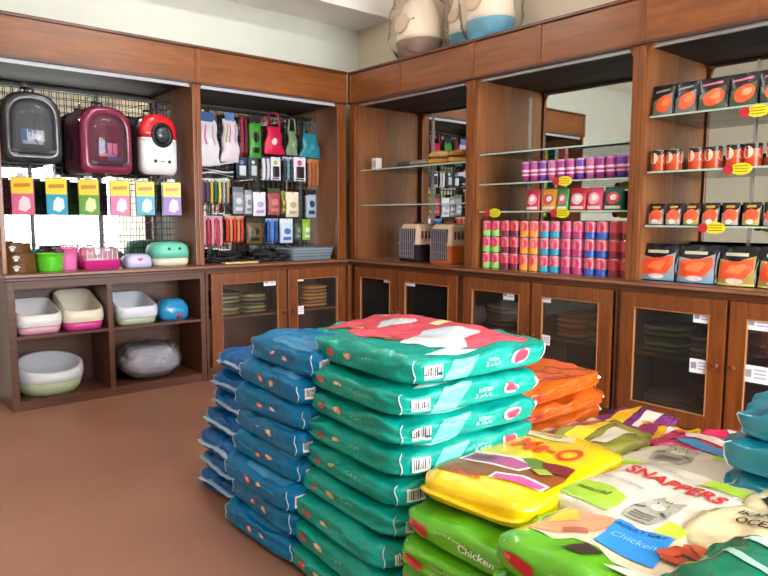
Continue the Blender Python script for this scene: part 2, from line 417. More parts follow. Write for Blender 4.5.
# ================================================================== UPPER DISPLAYS
def upper(side, label, u0, u1, pil, grid=False, shelves=(), standards=(), plain=False):
    r = cabroot(side, 'display_case', label, 'display case')
    z0, zc, zt = .89, 2.22, 2.49
    pl, pr = pil
    s = MB(); s.box(u0, u0 + .02, .0, .42, z0, zc, WOODI); s.build('side_panel', r)
    s = MB(); s.box(u1 - .02, u1, .0, .42, z0, zc, WOODI); s.build('side_panel', r)
    if pl: MB().box(u0, u0 + pl, -.012, .02, z0, zc, WOODV, .005).build('pilaster', r)
    if pr: MB().box(u1 - pr, u1, -.012, .02, z0, zc, WOODV, .005).build('pilaster', r)
    a, b = u0 + max(pl, .02), u1 - max(pr, .02)
    BR = .3 if side == 'L' else .6
    for sgn, x in ((1, a), (-1, b)):
        pts = [(x, zc)] + [(x + sgn * .10 * (1 - math.sin(t * PI / 2 / 6)) * BR, zc - .16 * BR * (1 - math.cos(t * PI / 2 / 6))) for t in range(7)]
        if sgn < 0: pts.reverse()
        MB().prism(pts, -.004, .018, WOODV).build('bracket', r)
    MB().box(u0, u1, .0, .44, zc, zc + .02, M('#17110e', .6)).build('soffit', r)  # underside of the case top, its shade painted in as near-black
    MB().box(u0, u1, -.02, .0, zc, zt - .02, WOODH, .003).build('cornice_panel', r)
    m = MB(); m.box(u0, u1, -.035, .44, zt - .02, zt, TRIMD, .004)
    m.box(u0, u1, -.03, -.02, zc - .0, zc + .014, TRIMD); m.build('cornice_moulding', r)
    for x in ((u0 + .012,) if not plain else (u0 + .012, (u0 + u1) / 2 - .05)): MB().box(x - .02, x + .02, -.027, -.0195, zc + .014, zt - .02, WOODV, .003).build('joint_strip', r)
    MB().box(u0 + .02, u1 - .02, .405, .42, z0, zc, MIRROR).build('mirror', r)
    ls = MB(); ls.box(a, b, .012, .03, zc - .024, zc, ALU if side == 'R' else M('#dfe2ea', .3), .004); ls.build('light_strip', r)
    if grid:
        g = MB(); x = a + .02
        while x < b: g.box(x - .002, x + .002, .374, .378, z0 + .02, 2.12, BLACKW); x += .048
        z = z0 + .03
        while z < 2.13: g.box(a, b, .370, .374, z - .002, z + .002, BLACKW); z += .048
        for x in ((a + .25), (a + b) / 2 + .08, b - .1): g.box(x - .007, x + .007, .378, .402, z0, 2.14, BLACKW)
        g.box(a, b, .378, .400, 2.12, 2.135, BLACKW)
        g.build('wire_grid', r)
    for z, xa, xb in shelves:
        gsh = MB().box(xa, xb, .045, .403, z - .008, z, GLASS); gsh.mats[0] = GLASS; gs = gsh.build('glass_shelf', r)
        MB().box(xa, xb, .041, .045, z - .009, z + .001, M('#a8c4b8', .15)).build('shelf_edge', gs)
    for x in standards:
        MB().box(x - .007, x + .007, .392, .405, z0 + .03, zc - .1, ALU).build('shelf_standard', r)
    return r
def build_uppers():
    upper('L', 'wooden wall display case with black wire grid behind the three pet backpacks', -2.74, -1.425, (.03, .03), True)
    upper('L', 'wooden wall display case with wire grid full of hanging pet accessories', -1.424, -.05, (.035, .09), True)
    upper('R', 'corner wall display case with mirror back and two glass shelves above the pet crates', .012, 1.42, (.075, .04), False, [(1.66, .10, 1.375), (1.36, .10, 1.375)], (.62,), True)
    upper('R', 'middle wall display case with mirror back over the stacked food cans', 1.421, 2.69, (.04, .035), False, [(1.70, 1.47, 2.65), (1.49, 1.47, 2.65), (1.297, 1.47, 2.65)], (1.62, 2.50), True)
    upper('R', 'rightmost wall display case with mirror back and three shelves of salmon foods', 2.691, 4.0, (.04, .035), False, [(1.825, 2.74, 3.96), (1.515, 2.74, 3.96), (1.21, 2.74, 3.96)], (3.17, 3.8), True)

# ================================================================== BIG FOOD BAGS
RED = M('#d8343c', .35); WHITE = M('#f4f2f0', .4); CREAM = M('#e9dcc4', .45)
def barcode(mb, f, face, s, t, w, h, flip=1):
    decal(mb, f, face, P2(rect(s - w, s + w, t - h, t + h)), WHITE, .2, .0035)
    x = s - w * .8; k = 0
    while x < s + w * .8:
        ww = w * (.06 + .08 * ((k * 7) % 3) / 2)
        decal(mb, f, face, P2(rect(x, x + ww, t - h * .55, t + h * .8)), INK, .2, .005)
        x += ww + w * .13; k += 1
def thread(f, root, m=None):
    o = MB(); m = m or M('#dfe6ea', .7)
    for (a, b) in ((-1, -1), (-1, 1)):
        pts = []
        for i in range(9):
            c = -1 + 2 * i / 8
            p = f(a * .99, b * .99, c); d = Vector((a, b, 0)).normalized()
            pts.append(p + d * .004 + Vector((-b, a, 0)) * .003 * math.sin(i * .9 + b))
        o.tube(pts, .0019, m, 5)
    return o.build('stitching', root)
def place(root_name, label, group, x, y, z, rz): return thing(root_name, label, 'pet food bag', (x, y, z), rz, group)
TEALC, BLUEC = M('#039a8a', .34, 0, .05, .08, bump=.6, bscale=20, spec=.3), M('#0070a4', .38, 0, 0, .12, bump=.7, bscale=20, spec=.25)
def teal_bag(label, group, x, y, z, rz, L=.64, W=.60, T=.112, seed=0, art=True):
    r = place('cat_food_bag', label, group, x, y, z, rz)
    f = bag_f(L, W, T, seed, 8, 1.35); mb = MB(); body(mb, f, TEALC, 34, 10); mb.build('bag_body', r)
    hl, hw, ht = L / 2, W / 2, T / 2
    a = MB()
    if art:
        decal(a, f, '+z', P2([(-.62, .93), (-.68, .45), (-.58, -.1), (-.3, -.62), (.0, -.86), (.94, -.86), (.94, .93)]), M('#e2566a', .32), .07, .002)
        decal(a, f, '+z', P2([(-.60, -.25), (-.2, -.05), (.15, .2), (.5, .05), (.62, -.2), (.42, -.42), (.1, -.5), (-.05, -.75), (-.25, -.8), (-.5, -.6)]), M('#e8eef2', .4), .07, .003)
        decal(a, f, '+z', P2([(-.3, -.12), (.1, .16), (.4, .08), (.3, -.12), (.0, -.2), (-.25, -.28)]), M('#c3d3de', .4), .07, .0042)
        decal(a, f, '+z', P2([(-.66, .4), (-.5, .42), (-.42, .1), (-.5, -.2), (-.62, -.05)]), M('#a8473c', .4), .07, .004)
        decal(a, f, '+z', P2([(-.57, .3), (-.5, .3), (-.47, .05), (-.55, .0)]), M('#e9c26a', .4), .07, .0052)
        for s, t in ((.36, -.12), (.42, -.26)): decal(a, f, '+z', P2(ell(s, t, .018, .018, 10)), M('#3a4a58', .4), .07, .0055)
        decal(a, f, '+z', P2([(.55, .5), (.9, .55), (.9, .7), (.5, .62)]), M('#f0d7a0', .4), .07, .004)
        decal(a, f, '+z', P2([(-.75, -.86), (-.3, -.72), (.0, -.9), (-.2, -.97), (-.6, -.97)]), M('#bfe8e0', .4), .07, .003)
        a.build('printed_picture', r); a = MB()
    decal(a, f, '-y', P2([(-.62, -.7), (-.45, .8), (-.1, .8), (-.3, -.7)]), M('#6fdccb', .3), .12, .002)
    decal(a, f, '-y', P2([(.86, -.6), (.96, -.2), (.95, .55), (.88, .3)]), WHITE, .12, .003)
    a.build('printed_panel', r); a = MB()
    barcode(a, f, '-y', -.74, .0, .115, .48); a.build('barcode', r); a = MB()
    decal(a, f, '-y', P2(ell(.47, .05, .12, .44)), M('#f5b9c3', .35), .12, .003)
    decal(a, f, '-y', P2(ell(.48, .06, .088, .3)), M('#dd3f5b', .35), .12, .0045)
    for s, t in ((-.5, .0), (-.15, .15)):
        decal(a, f, '-x', P2(ell(s, t, .085, .22)), M('#f0b27a' if s > -.3 else '#e05a42', .35), .12, .003)
        decal(a, f, '-x', P2(ell(s - .01, t + .03, .045, .12)), M('#c8342c' if s < -.3 else '#f6e3c0', .35), .12, .0045)
    a.build('logo', r); a = MB()
    decal(a, f, '-y', TX('kitten', .1, .25, .022, hl, ht, stretch=1.2), M('#c9fff2', .4), .12, .003)
    decal(a, f, '-y', TX('& adult', .08, -.1, .022, hl, ht, stretch=1.2), M('#c9fff2', .4), .12, .003)
    decal(a, f, '-x', TX('CAT', .22, .25, .02, hw, ht, stretch=1.5), M('#7fd8c6', .4), .12, .003)
    a.build('lettering', r)
    thread(f, r)
    return r
def blue_bag(label, group, x, y, z, rz, L=.58, W=.55, T=.10, seed=0, col=None, logos=True):
    r = place('dog_food_bag', label, group, x, y, z, rz)
    f = bag_f(L, W, T, seed, 8, 1.6); mb = MB(); body(mb, f, col or BLUEC, 30, 10); mb.build('bag_body', r)
    hl, hw, ht = L / 2, W / 2, T / 2
    if logos:
        a = MB()
        for s, t in ((-.12, .05), (.22, .1)):
            decal(a, f, '-x', P2(ell(s, t, .085, .24)), M('#e9a877' if s > 0 else '#df5b45', .35), .12, .003)
            decal(a, f, '-x', P2(ell(s + .01, t + .05, .04, .12)), M('#f4ead8', .35), .12, .0045)
        a.build('logo', r); a = MB()
        barcode(a, f, '-y', -.66, .0, .14, .42); a.build('barcode', r)
        a = MB(); decal(a, f, '-y', P2([(-.4, -.6), (-.3, .7), (.5, .7), (.4, -.6)]), M('#2da6dd', .3), .12, .002)
        decal(a, f, '+z', P2([(-.9, .3), (-.9, -.8), (-.3, -.85), (.2, -.2), (-.3, .5)]), M('#3f93c4', .28), .08, .002); a.build('printed_panel', r)
    thread(f, r)
    return r
def fin(f, root, m, ends=(-1,)):
    """flat stitched end seam standing off the bag end"""
    for a in ends:
        o = MB(); top, bot = [], []
        pts = []
        for i in range(15):
            b = -.94 + 1.88 * i / 14; p = f(a, b, -.05); pts.append(p)
        rings = [[tuple(p + Vector((-a * .012, 0, .004))), tuple(p + Vector((a * .022, 0, .0015))), tuple(p + Vector((a * .022, 0, -.0015))), tuple(p + Vector((-a * .012, 0, -.004)))] for p in pts]
        o.loft(rings, m); o.build('end_seam', root)
def green_bag(label, group, x, y, z, rz, L=.6, W=.36, T=.1, seed=0, art=False, s0=.65):
    r = place('dry_food_bag', label, group, x, y, z, rz)
    f = bag_f(L, W, T, seed, 8); mb = MB(); body(mb, f, M('#5fb31d', .22, 0, .5, .1, bump=.2, bscale=14), 24, 8); mb.build('bag_body', r)
    hl, hw, ht = L / 2, W / 2, T / 2
    a = MB()
    w = .19 if W < .4 else .15
    decal(a, f, '-x', P2([(-.84, .0), (-.8, .42), (-.66, .5), (-.45, .25), (-.42, -.3), (-.52, -.45), (-.7, -.2)]), M('#c4262c', .3), .1, .003)
    decal(a, f, '-x', P2(ell(-.76, .2, .05, .22)), M('#e8686a', .3), .1, .0045); a.build('logo', r); a = MB()
    decal(a, f, '-x', TX('Chicken', .38, .1, .035, hw, ht, stretch=1.1, bold=.01), WHITE, .1, .003)
    decal(a, f, '-x', TX('complete & balanced', -.05, .45, .014, hw, ht), M('#c6e6a0', .4), .1, .003)
    a.build('lettering', r)
    if art:
        a = MB()
        decal(a, f, '+z', P2([(-.4, .92), (-.5, .5), (-.3, .35), (-.25, .1), (-.4, -.1), (-.4, -.55), (-.3, -.9), (.75, -.9), (.85, .92)]), M('#e3d3b2', .3), .07, .002)
        decal(a, f, '+z', P2([(-.4, .9), (-.35, .55), (.1, .3), (.65, .25), (.75, .8), (.3, .92)]), M('#e2a07a', .3), .07, .0032)
        decal(a, f, '+z', P2([(.0, .85), (.3, .55), (.6, .75), (.4, .9)]), M('#f0c64c', .3), .07, .0042)
        decal(a, f, '+z', P2([(-.25, .5), (-.05, .3), (.15, .4), (-.05, .6)]), M('#c96f58', .3), .07, .0042)
        decal(a, f, '+z', P2([(-.62, .35), (-.3, .2), (-.35, .0), (-.6, .1)]), M('#3a2f2a', .3), .07, .0042)
        decal(a, f, '+z', P2([(-.15, .2), (.72, .3), (.76, -.28), (-.2, -.42)]), M('#2a8fe0', .3), .07, .005)
        for i, (u, v) in enumerate([(.25, -.62), (.35, -.8), (.1, -.72), (.5, -.68), (.22, -.9), (.45, -.86), (.0, -.85), (.6, -.8), (.3, -.7), (.12, -.6), (.48, -.76), (-.02, -.7)]):
            decal(a, f, '+z', P2(ell(u + .1, v + .2, .13, .075, 10, i)), M(['#b5482a', '#c9603a', '#9d3a20'][i % 3], .4), .07, .0065 + .0006 * i)
        decal(a, f, '+z', P2([(-.6, -.1), (-.5, -.2), (-.3, -.7), (-.45, -.85), (-.66, -.6)]), M('#e8dcd0', .4), .07, .006)
        a.build('printed_picture', r); a = MB()
        decal(a, f, '+z', TX('ADULT CAT', .56, .0, .024, hl, hw, dx=(0, -1), dy=(1, 0), bold=.02), M('#16406e', .4), .07, .0065)
        decal(a, f, '+z', TX('Chicken', .25, -.05, .036, hl, hw, dx=(0, -1), dy=(1, 0)), M('#8fd0f4', .4), .07, .0065)
        a.build('top_lettering', r)
    fin(f, r, M('#6cc02a', .3), ())
    e = MB(); e.tube([f(-1, 1, -1) + Vector((-.002, .003, .006)), f(-.98, 1, 0), f(-1, 1, 1)], .003, M('#d8e8c8', .6), 5); e.build('edge_seam', r)
    return r
def yellow_bag(label, x, y, z, rz, L=.64, W=.39, T=.095, seed=3):
    r = place('dry_food_bag', label, None, x, y, z, rz); del_ = r
    f = bag_f(L, W, T, seed, 7, .5); mb = MB(); body(mb, f, M('#f6cf05', .2, 0, .6, .05, bump=.2, bscale=12), 30, 8); mb.build('bag_body', r)
    hl, hw = L / 2, W / 2
    a = MB()
    K = lambda pts, c, off: decal(a, f, '+z', P2(pts), M(c, .3), .07, off)
    K([(-.86, .9), (-.3, .93), (-.2, .2), (-.02, -.2), (.02, -.8), (-.3, -.94), (-.62, -.9), (-.5, -.35), (-.72, .15)], '#8c4a1e', .002)
    K([(-.5, .82), (-.2, .82), (-.12, .1), (-.15, -.35), (-.42, -.25), (-.45, .3)], '#f1eedd', .0035)
    K([(-.47, .76), (-.24, .76), (-.17, .1), (-.2, -.28), (-.39, -.2), (-.41, .3)], '#b04a86', .0045)
    K([(-.4, .7), (-.28, .7), (-.24, .3), (-.34, .3)], '#7e3a52', .0055)
    K([(-.12, .0), (-.02, -.15), (-.02, -.6), (-.2, -.75), (-.33, -.4), (-.2, -.2)], '#5c7a2c', .005)
    K([(-.05, -.3), (.0, -.5), (.0, -.85), (-.2, -.9), (-.25, -.55)], '#7a2a2c', .006)
    K([(-.3, -.35), (-.2, -.5), (-.28, -.7), (-.38, -.55)], '#a8b84c', .0065)
    K([(-.70, -.0), (-.56, .0), (-.48, -.4), (-.52, -.88), (-.66, -.86), (-.62, -.4)], '#f1eedd', .0035)
    K([(-.68, -.05), (-.59, -.05), (-.52, -.4), (-.55, -.84), (-.64, -.82), (-.64, -.4)], '#d4569a', .0045)
    K([(.62, .8), (.9, .8), (.92, -.1), (.68, -.2)], '#d8d2a8', .003)
    a.build('printed_picture', r); a = MB()
    decal(a, f, '+z', TX('Me-O', .30, -.06, .17, hl, hw, dx=(.0, -1), dy=(1, 0), bold=.01, stretch=.56), M('#e0401a', .3), .06, .004)
    decal(a, f, '+z', TX('Delite', -.76, .35, .045, hl, hw, dx=(0, -1), dy=(1, 0), bold=.02), M('#d8501e', .3), .06, .004)
    decal(a, f, '+z', TX('tuna', .8, .3, .05, hl, hw, dx=(0, -1), dy=(1, 0), bold=.01), M('#8a6a2a', .3), .06, .005)
    a.build('lettering', r)
    fin(f, r, M('#f2cc10', .3), (-1, 1))
    return r
def white_bag(name, label, x, y, z, rz, L=.49, W=.42, T=.095, seed=5, word=True):
    r = place(name, label, None, x, y, z, rz)
    f = bag_f(L, W, T, seed, 7); mb = MB(); body(mb, f, M('#dcd6c6', .28, 0, .4, .04, bump=.2, bscale=12), 28, 8); mb.build('bag_body', r)
    hl, hw = L / 2, W / 2
    def cat(a, cs, ct, k):
        R = lambda pts: [(cs + (u) * k, ct - (v) * k) for v, u in pts]   # v along -Y, u up
        D = lambda pts, c, off: decal(a, f, '+z', P2(R(pts)), M(c, .45), .07, off)
        D([(-.5, -1.0), (.5, -1.0), (.62, -.3), (.5, .1), (-.5, .1), (-.62, -.3)], '#a7a59a', .003)
        D(ell(0, .25, .5, .42, 20), '#b4b2a6', .004)
        D([(-.48, .4), (-.42, .95), (-.1, .62)], '#a09e92', .0045); D([(.48, .4), (.42, .95), (.1, .62)], '#a09e92', .0045)
        D(ell(0, .08, .24, .18, 14), '#e2dfd4', .005)
        for s in (-1, 1):
            D(ell(s * .2, .33, .09, .07, 10), '#d8dc9a', .0055); D(ell(s * .2, .33, .045, .06, 8), '#23221f', .0065)
            D([(s * .3, -.1), (s * .55, -.25), (s * .55, -.35), (s * .28, -.2)], '#5c5a52', .005)
            D([(s * .12, .55), (s * .06, .75), (s * .02, .55)], '#5c5a52', .0055)
        D([(-.05, .16), (.05, .16), (0, .08)], '#7a4c48', .0065)
        for q in range(3): D([(-.4, -.5 - .15 * q), (.4, -.45 - .15 * q), (.4, -.5 - .15 * q), (-.4, -.56 - .15 * q)], '#6e6c62', .005)
    a = MB()
    decal(a, f, '+z', P2([(-.95, .93), (-.42, .93), (-.38, .45), (-.5, .1), (-.72, .02), (-.95, .1)]), M('#a6cf3e', .35), .07, .002)
    decal(a, f, '+z', P2([(-.95, -.62), (-.6, -.58), (-.62, -.9), (-.95, -.93)]), M('#b9d63c', .35), .07, .002)
    decal(a, f, '+z', P2([(.55, -.1), (.94, -.1), (.94, -.8), (.6, -.8)]), M('#a8cf3c', .35), .07, .002)
    a.build('printed_panel', r); a = MB()
    cat(a, -.48, -.3, .38) if word else cat(a, .35, .35, .5)
    a.build('printed_picture', r)
    if word:
        a = MB()
        decal(a, f, '+z', TX('SNAPPERS', .24, .02, .076, hl, hw, dx=(0, -1), dy=(1, 0), bold=.025, stretch=.86), M('#c8282c', .3), .06, .004)
        decal(a, f, '+z', TX('premium cat litter', .62, .42, .024, hl, hw, dx=(0, -1), dy=(1, 0)), M('#5a564c', .4), .06, .004)
        decal(a, f, '+z', TX('fresh lime scent', .50, -.55, .024, hl, hw, dx=(0, -1), dy=(1, 0)), M('#5a564c', .4), .06, .004)
        decal(a, f, '+z', TX('super clumping', -.14, .5, .024, hl, hw, dx=(0, -1), dy=(1, 0)), M('#8a7ab0', .4), .06, .004)
        decal(a, f, '+z', TX('natural', -.62, .52, .04, hl, hw, dx=(0, -1), dy=(1, 0), bold=.02), M('#4a6a1c', .4), .06, .004)
        a.build('lettering', r)
    fin(f, r, M('#e4dfd0', .35), (-1, 1))
    return r
def plain_bag(name, label, x, y, z, rz, L, W, T, col, seed, bands=(), group=None, rough=.22):
    r = place(name, label, group, x, y, z, rz)
    f = bag_f(L, W, T, seed, 6, 1.7); mb = MB(); body(mb, f, M(col, rough, 0, .5, .08, bump=.45, bscale=16), 28, 10); mb.build('bag_body', r)
    if bands:
        a = MB()
        for face, pts, c, off in bands: decal(a, f, face, P2(pts), M(c, .3), .08, off)
        a.build('printed_panel', r)
    return r, f
def build_bags():
    lean = lambda k, n: (n - 1 - k) / (n - 1)
    n = 9; th = .0915
    G = 'teal cat food bags '
    for k in range(n):   # k from the top
        e = lean(k, n); z = (n - 1 - k) * th
        dx = [.015, -.02, -.02, -.035, -.045, -.06, -.09, -.10, -.11][k]; dy = 0
        teal_bag('teal and red cat food bag, %s in the near teal stack' % ORD[k], G, -1.985 + dx, -3.025 + dy, z, -.07 + random.uniform(-.02, .02), seed=k + 1, W=.59, T=.097 if k else .105)
    n = 8; th = .094
    for k in range(n):
        z = (n - 1 - k) * th
        teal_bag('teal cat food bag, %s in the rear teal stack' % ORD[k], 'teal cat food bags in the rear stack', -1.62, -2.375, z, .33 + random.uniform(-.02, .02), L=.70, W=.46, seed=k + 21, T=.094 if k else .10, art=(k == 0))
    n = 8; th = .096; G = 'blue dog food bags in the front stack'
    for k in range(n):
        z = (n - 1 - k) * th
        dx = [.09, .06, .05, .045, .04, .0, .02, .0][k]
        blue_bag('blue dog food bag, %s in the front blue stack' % ORD[k], G, -2.265 + dx * 1.1, -2.525 - (.04 if k == 0 else 0), z, random.uniform(-.07, .07) - .02, W=.53, L=.29, T=.102 if k else .106, seed=k + 41)
    n = 7; th = .09; G = 'blue dog food bags in the back left stack'
    deep = M('#005fa6', .38, 0, 0, .12, bump=.7, bscale=20, spec=.25)
    for k in range(n):
        z = (n - 1 - k) * th
        dx = [.0, -.02, -.03, -.06, -.10, -.09, -.09][k]
        b = blue_bag('deep blue dog food bag, %s in the back left stack' % ORD[k], G, -2.075 + dx, -2.04, z, random.uniform(-.09, .09), L=.29, W=.40, T=.095, seed=k + 61, col=deep, logos=False)
        fin(bag_f(.29, .40, .095, k + 61, 8, 1.6), b, M('#9fc0dc', .4), (-1,))
    # orange bags by the cabinet
    for k in range(7):
        z = (6 - k) * .081
        r, f = plain_bag('dry_food_bag', 'orange foil food bag, %s in the orange stack' % ORD[k], -1.245 - (0 if k % 2 else .01), -2.90 - .01 * (k % 2), z, random.uniform(-.04, .04), .67, .44, .088, '#cc5c16', 81 + k,
            [('+z', [(-.7, .6), (-.5, .2), (.6, .3), (.7, .8)], '#c98a4a', .003), ('+z', [(-.8, -.2), (-.3, -.1), (-.2, -.7), (-.8, -.7)], '#e0823c', .003),
             ('-y', [(-.9, -.5), (-.55, -.5), (-.5, .5), (-.9, .4)], '#b8402e', .003)], 'orange food bags')
        if k < 3:
            a = MB(); decal(a, f, '-y', TX('PET', -.72, 0, .03, .33, .05, stretch=1.1), M('#f0a080', .3), .1, .005); a.build('lettering', r)
        fin(f, r, M('#e8e0d8', .4), (1,))
    # yellow on green
    yellow_bag('bright yellow cat food bag with red lettering on the green bags', -1.97, -3.475, .413, .11)
    for k in range(5):
        green_bag('bright green food bag, %s under the yellow bag' % ORD[k], 'green bags under the yellow one', -2.07 - [0, .03, .02, .03, .02][k], -3.54, .33 - .0825 * k, random.uniform(-.02, .02) - .0, L=.6, W=.44, T=.087, seed=101 + k)
    for k in range(5):
        green_bag('green food bag with blue label and chicken picture on top of the right green stack' if k == 0 else 'green food bag, %s in the right green stack' % ORD[k], 'green bags of the right stack', -2.245 - [0, .02, .01, .02, .01][k], -3.945, .388 - .097 * k, random.uniform(-.02, .02) - .02, L=.34, W=.50, T=.102, seed=111 + k, art=(k == 0))
    white_bag('cat_litter_bag', 'white bag with red word and grey tabby cat, right of the yellow bag', -1.895, -3.87, .41, -.12)
    for k in range(4): plain_bag('cat_litter_bag', 'white litter bag hidden beneath the one with the red word', -1.85, -3.87, .303 - .101 * k, 0, .44, .38, .103, '#dcd6c6', 121 + k, group='white bags under the red-worded bag')
    white_bag('cat_litter_bag', 'white bag with a cat face and lime patch, half under the red-worded bag', -1.50, -3.76, .36, .0, L=.4, W=.42, T=.09, seed=9, word=False)
    for k in range(3): plain_bag('cat_litter_bag', 'white litter bag hidden beneath the cat-faced one', -1.44, -3.72, .232 - .116 * k, 0, .36, .38, .118, '#dcd6c6', 131 + k, group='white bags under the cat-faced bag')
    # small foil sacks between the orange stack and the litter bags
    cols = [('#6f2f6e', 'purple', '#e2b12c'), ('#c7b49a', 'beige and purple', '#7a3a72'), ('#e0b21c', 'yellow and purple', '#8c2f5a'), ('#8e8f3a', 'olive and yellow', '#e6cf3a'), ('#c2305e', 'crimson and blue', '#3f86b8'), ('#d02a5c', 'pink and teal', '#2f7fa0')]
    pos = [(-1.02, -3.30, .1), (-1.40, -3.30, -.25), (-1.13, -3.46, .15), (-1.50, -3.42, .0), (-1.19, -3.70, 1.5), (-.96, -3.78, 1.62)]
    hid = [(-1.03, -3.38), (-1.42, -3.35), (-1.10, -3.66), (-1.10, -3.90)]
    lab = ['next to the orange stack', 'between the yellow bag and the orange stack', 'on the foil pile before the cabinet', 'touching the yellow bag', 'on the foil pile above the cat-faced bag', 'reaching to the blue bags at the right']
    for k, (c, nm, c2) in enumerate(cols):
        plain_bag('foil_food_sack', '%s glossy foil food sack %s' % (nm, lab[k]), pos[k][0], pos[k][1], [.335, .36, .33, .40, .36, .335][k], pos[k][2], .42, .25, .07, c, 141 + k,
            [('+z', [(-.8, .5), (.3, .7), (.8, .2), (.2, .1), (-.6, .0)], c2, .003), ('+z', [(-.5, -.3), (.5, -.1), (.7, -.6), (-.4, -.7)], '#d8cdbb', .003)])
    for x, y in hid:
        for k in range(3): plain_bag('foil_food_sack', 'foil food sack hidden deep in the foil pile', x, y, .11 * k, 0, .38, .27, .112, '#8a5a6a', 151 + k, group='sacks deep in the foil pile')
    # blue-green bags at the right edge
    for k in range(7):
        z = (6 - k) * .1
        blue_bag('petrol blue bag, %s at the right edge' % ORD[k], 'petrol blue bags at the right edge', -1.36 + [.02, -.01, .0, .0, .0, .0, 0][k], -4.17 + [-.02, 0, 0, 0, 0, 0, 0][k], z, .02 * (-1) ** k, L=.5, W=.55, T=.11, seed=161 + k, col=M('#0b7f98', .28, 0, .4, .08, bump=.3, bscale=12), logos=False)
    # fish bag and green foil bag at the lower right
    r, f = plain_bag('dry_food_bag', 'cream and black fish food bag beside the white bag, lower right', -1.89, -4.26, .42, -.15, .5, .48, .105, '#e4d2a6', 171,
        [('+z', [(.45, .95), (.15, .6), (.12, -.2), (.15, -.95), (.95, -.95), (.95, .95)], '#241f24', .003), ('+z', [(.3, .75), (.1, .5), (.06, -.2), (.08, -.9), (.15, -.9), (.16, .3)], '#6a2430', .0045)])
    a = MB()
    decal(a, f, '+z', TX('IKAN LAUT', -.16, .36, .042, .25, .25, dx=(0, -1), dy=(1, 0), bold=.02), M('#2a211c', .4), .07, .004)
    decal(a, f, '+z', TX('OCEAN FISH', -.36, .22, .042, .25, .25, dx=(0, -1), dy=(1, 0), bold=.02), M('#2a211c', .4), .07, .004)
    a.build('lettering', r)
    for k in range(4): plain_bag('dry_food_bag', 'cream food bag hidden beneath the fish food bag', -1.89, -4.30, .315 - .105 * k, 0, .46, .44, .107, '#e4d2a6', 175 + k, group='bags under the fish bag')
    plain_bag('dry_food_bag', 'shiny dark green foil bag at the bottom right corner', -2.24, -4.36, .435, -.14, .34, .5, .12, '#11785a', 181,
        [('+z', [(.6, .9), (.75, .6), (.2, -.9), (.0, -.9)], '#b9d8c8', .003), ('+z', [(.1, .9), (.2, .85), (-.3, -.9), (-.45, -.9)], '#9cc8b4', .003), ('+z', [(.55, .7), (.6, .6), (.3, .1), (.25, .2)], '#e8f0e8', .0045)], rough=.15)
    for k in range(4): plain_bag('dry_food_bag', 'green foil bag hidden beneath the shiny dark green one', -2.25, -4.42, .33 - .11 * k, 0, .32, .48, .105, '#11785a', 185 + k, group='bags under the shiny green bag')

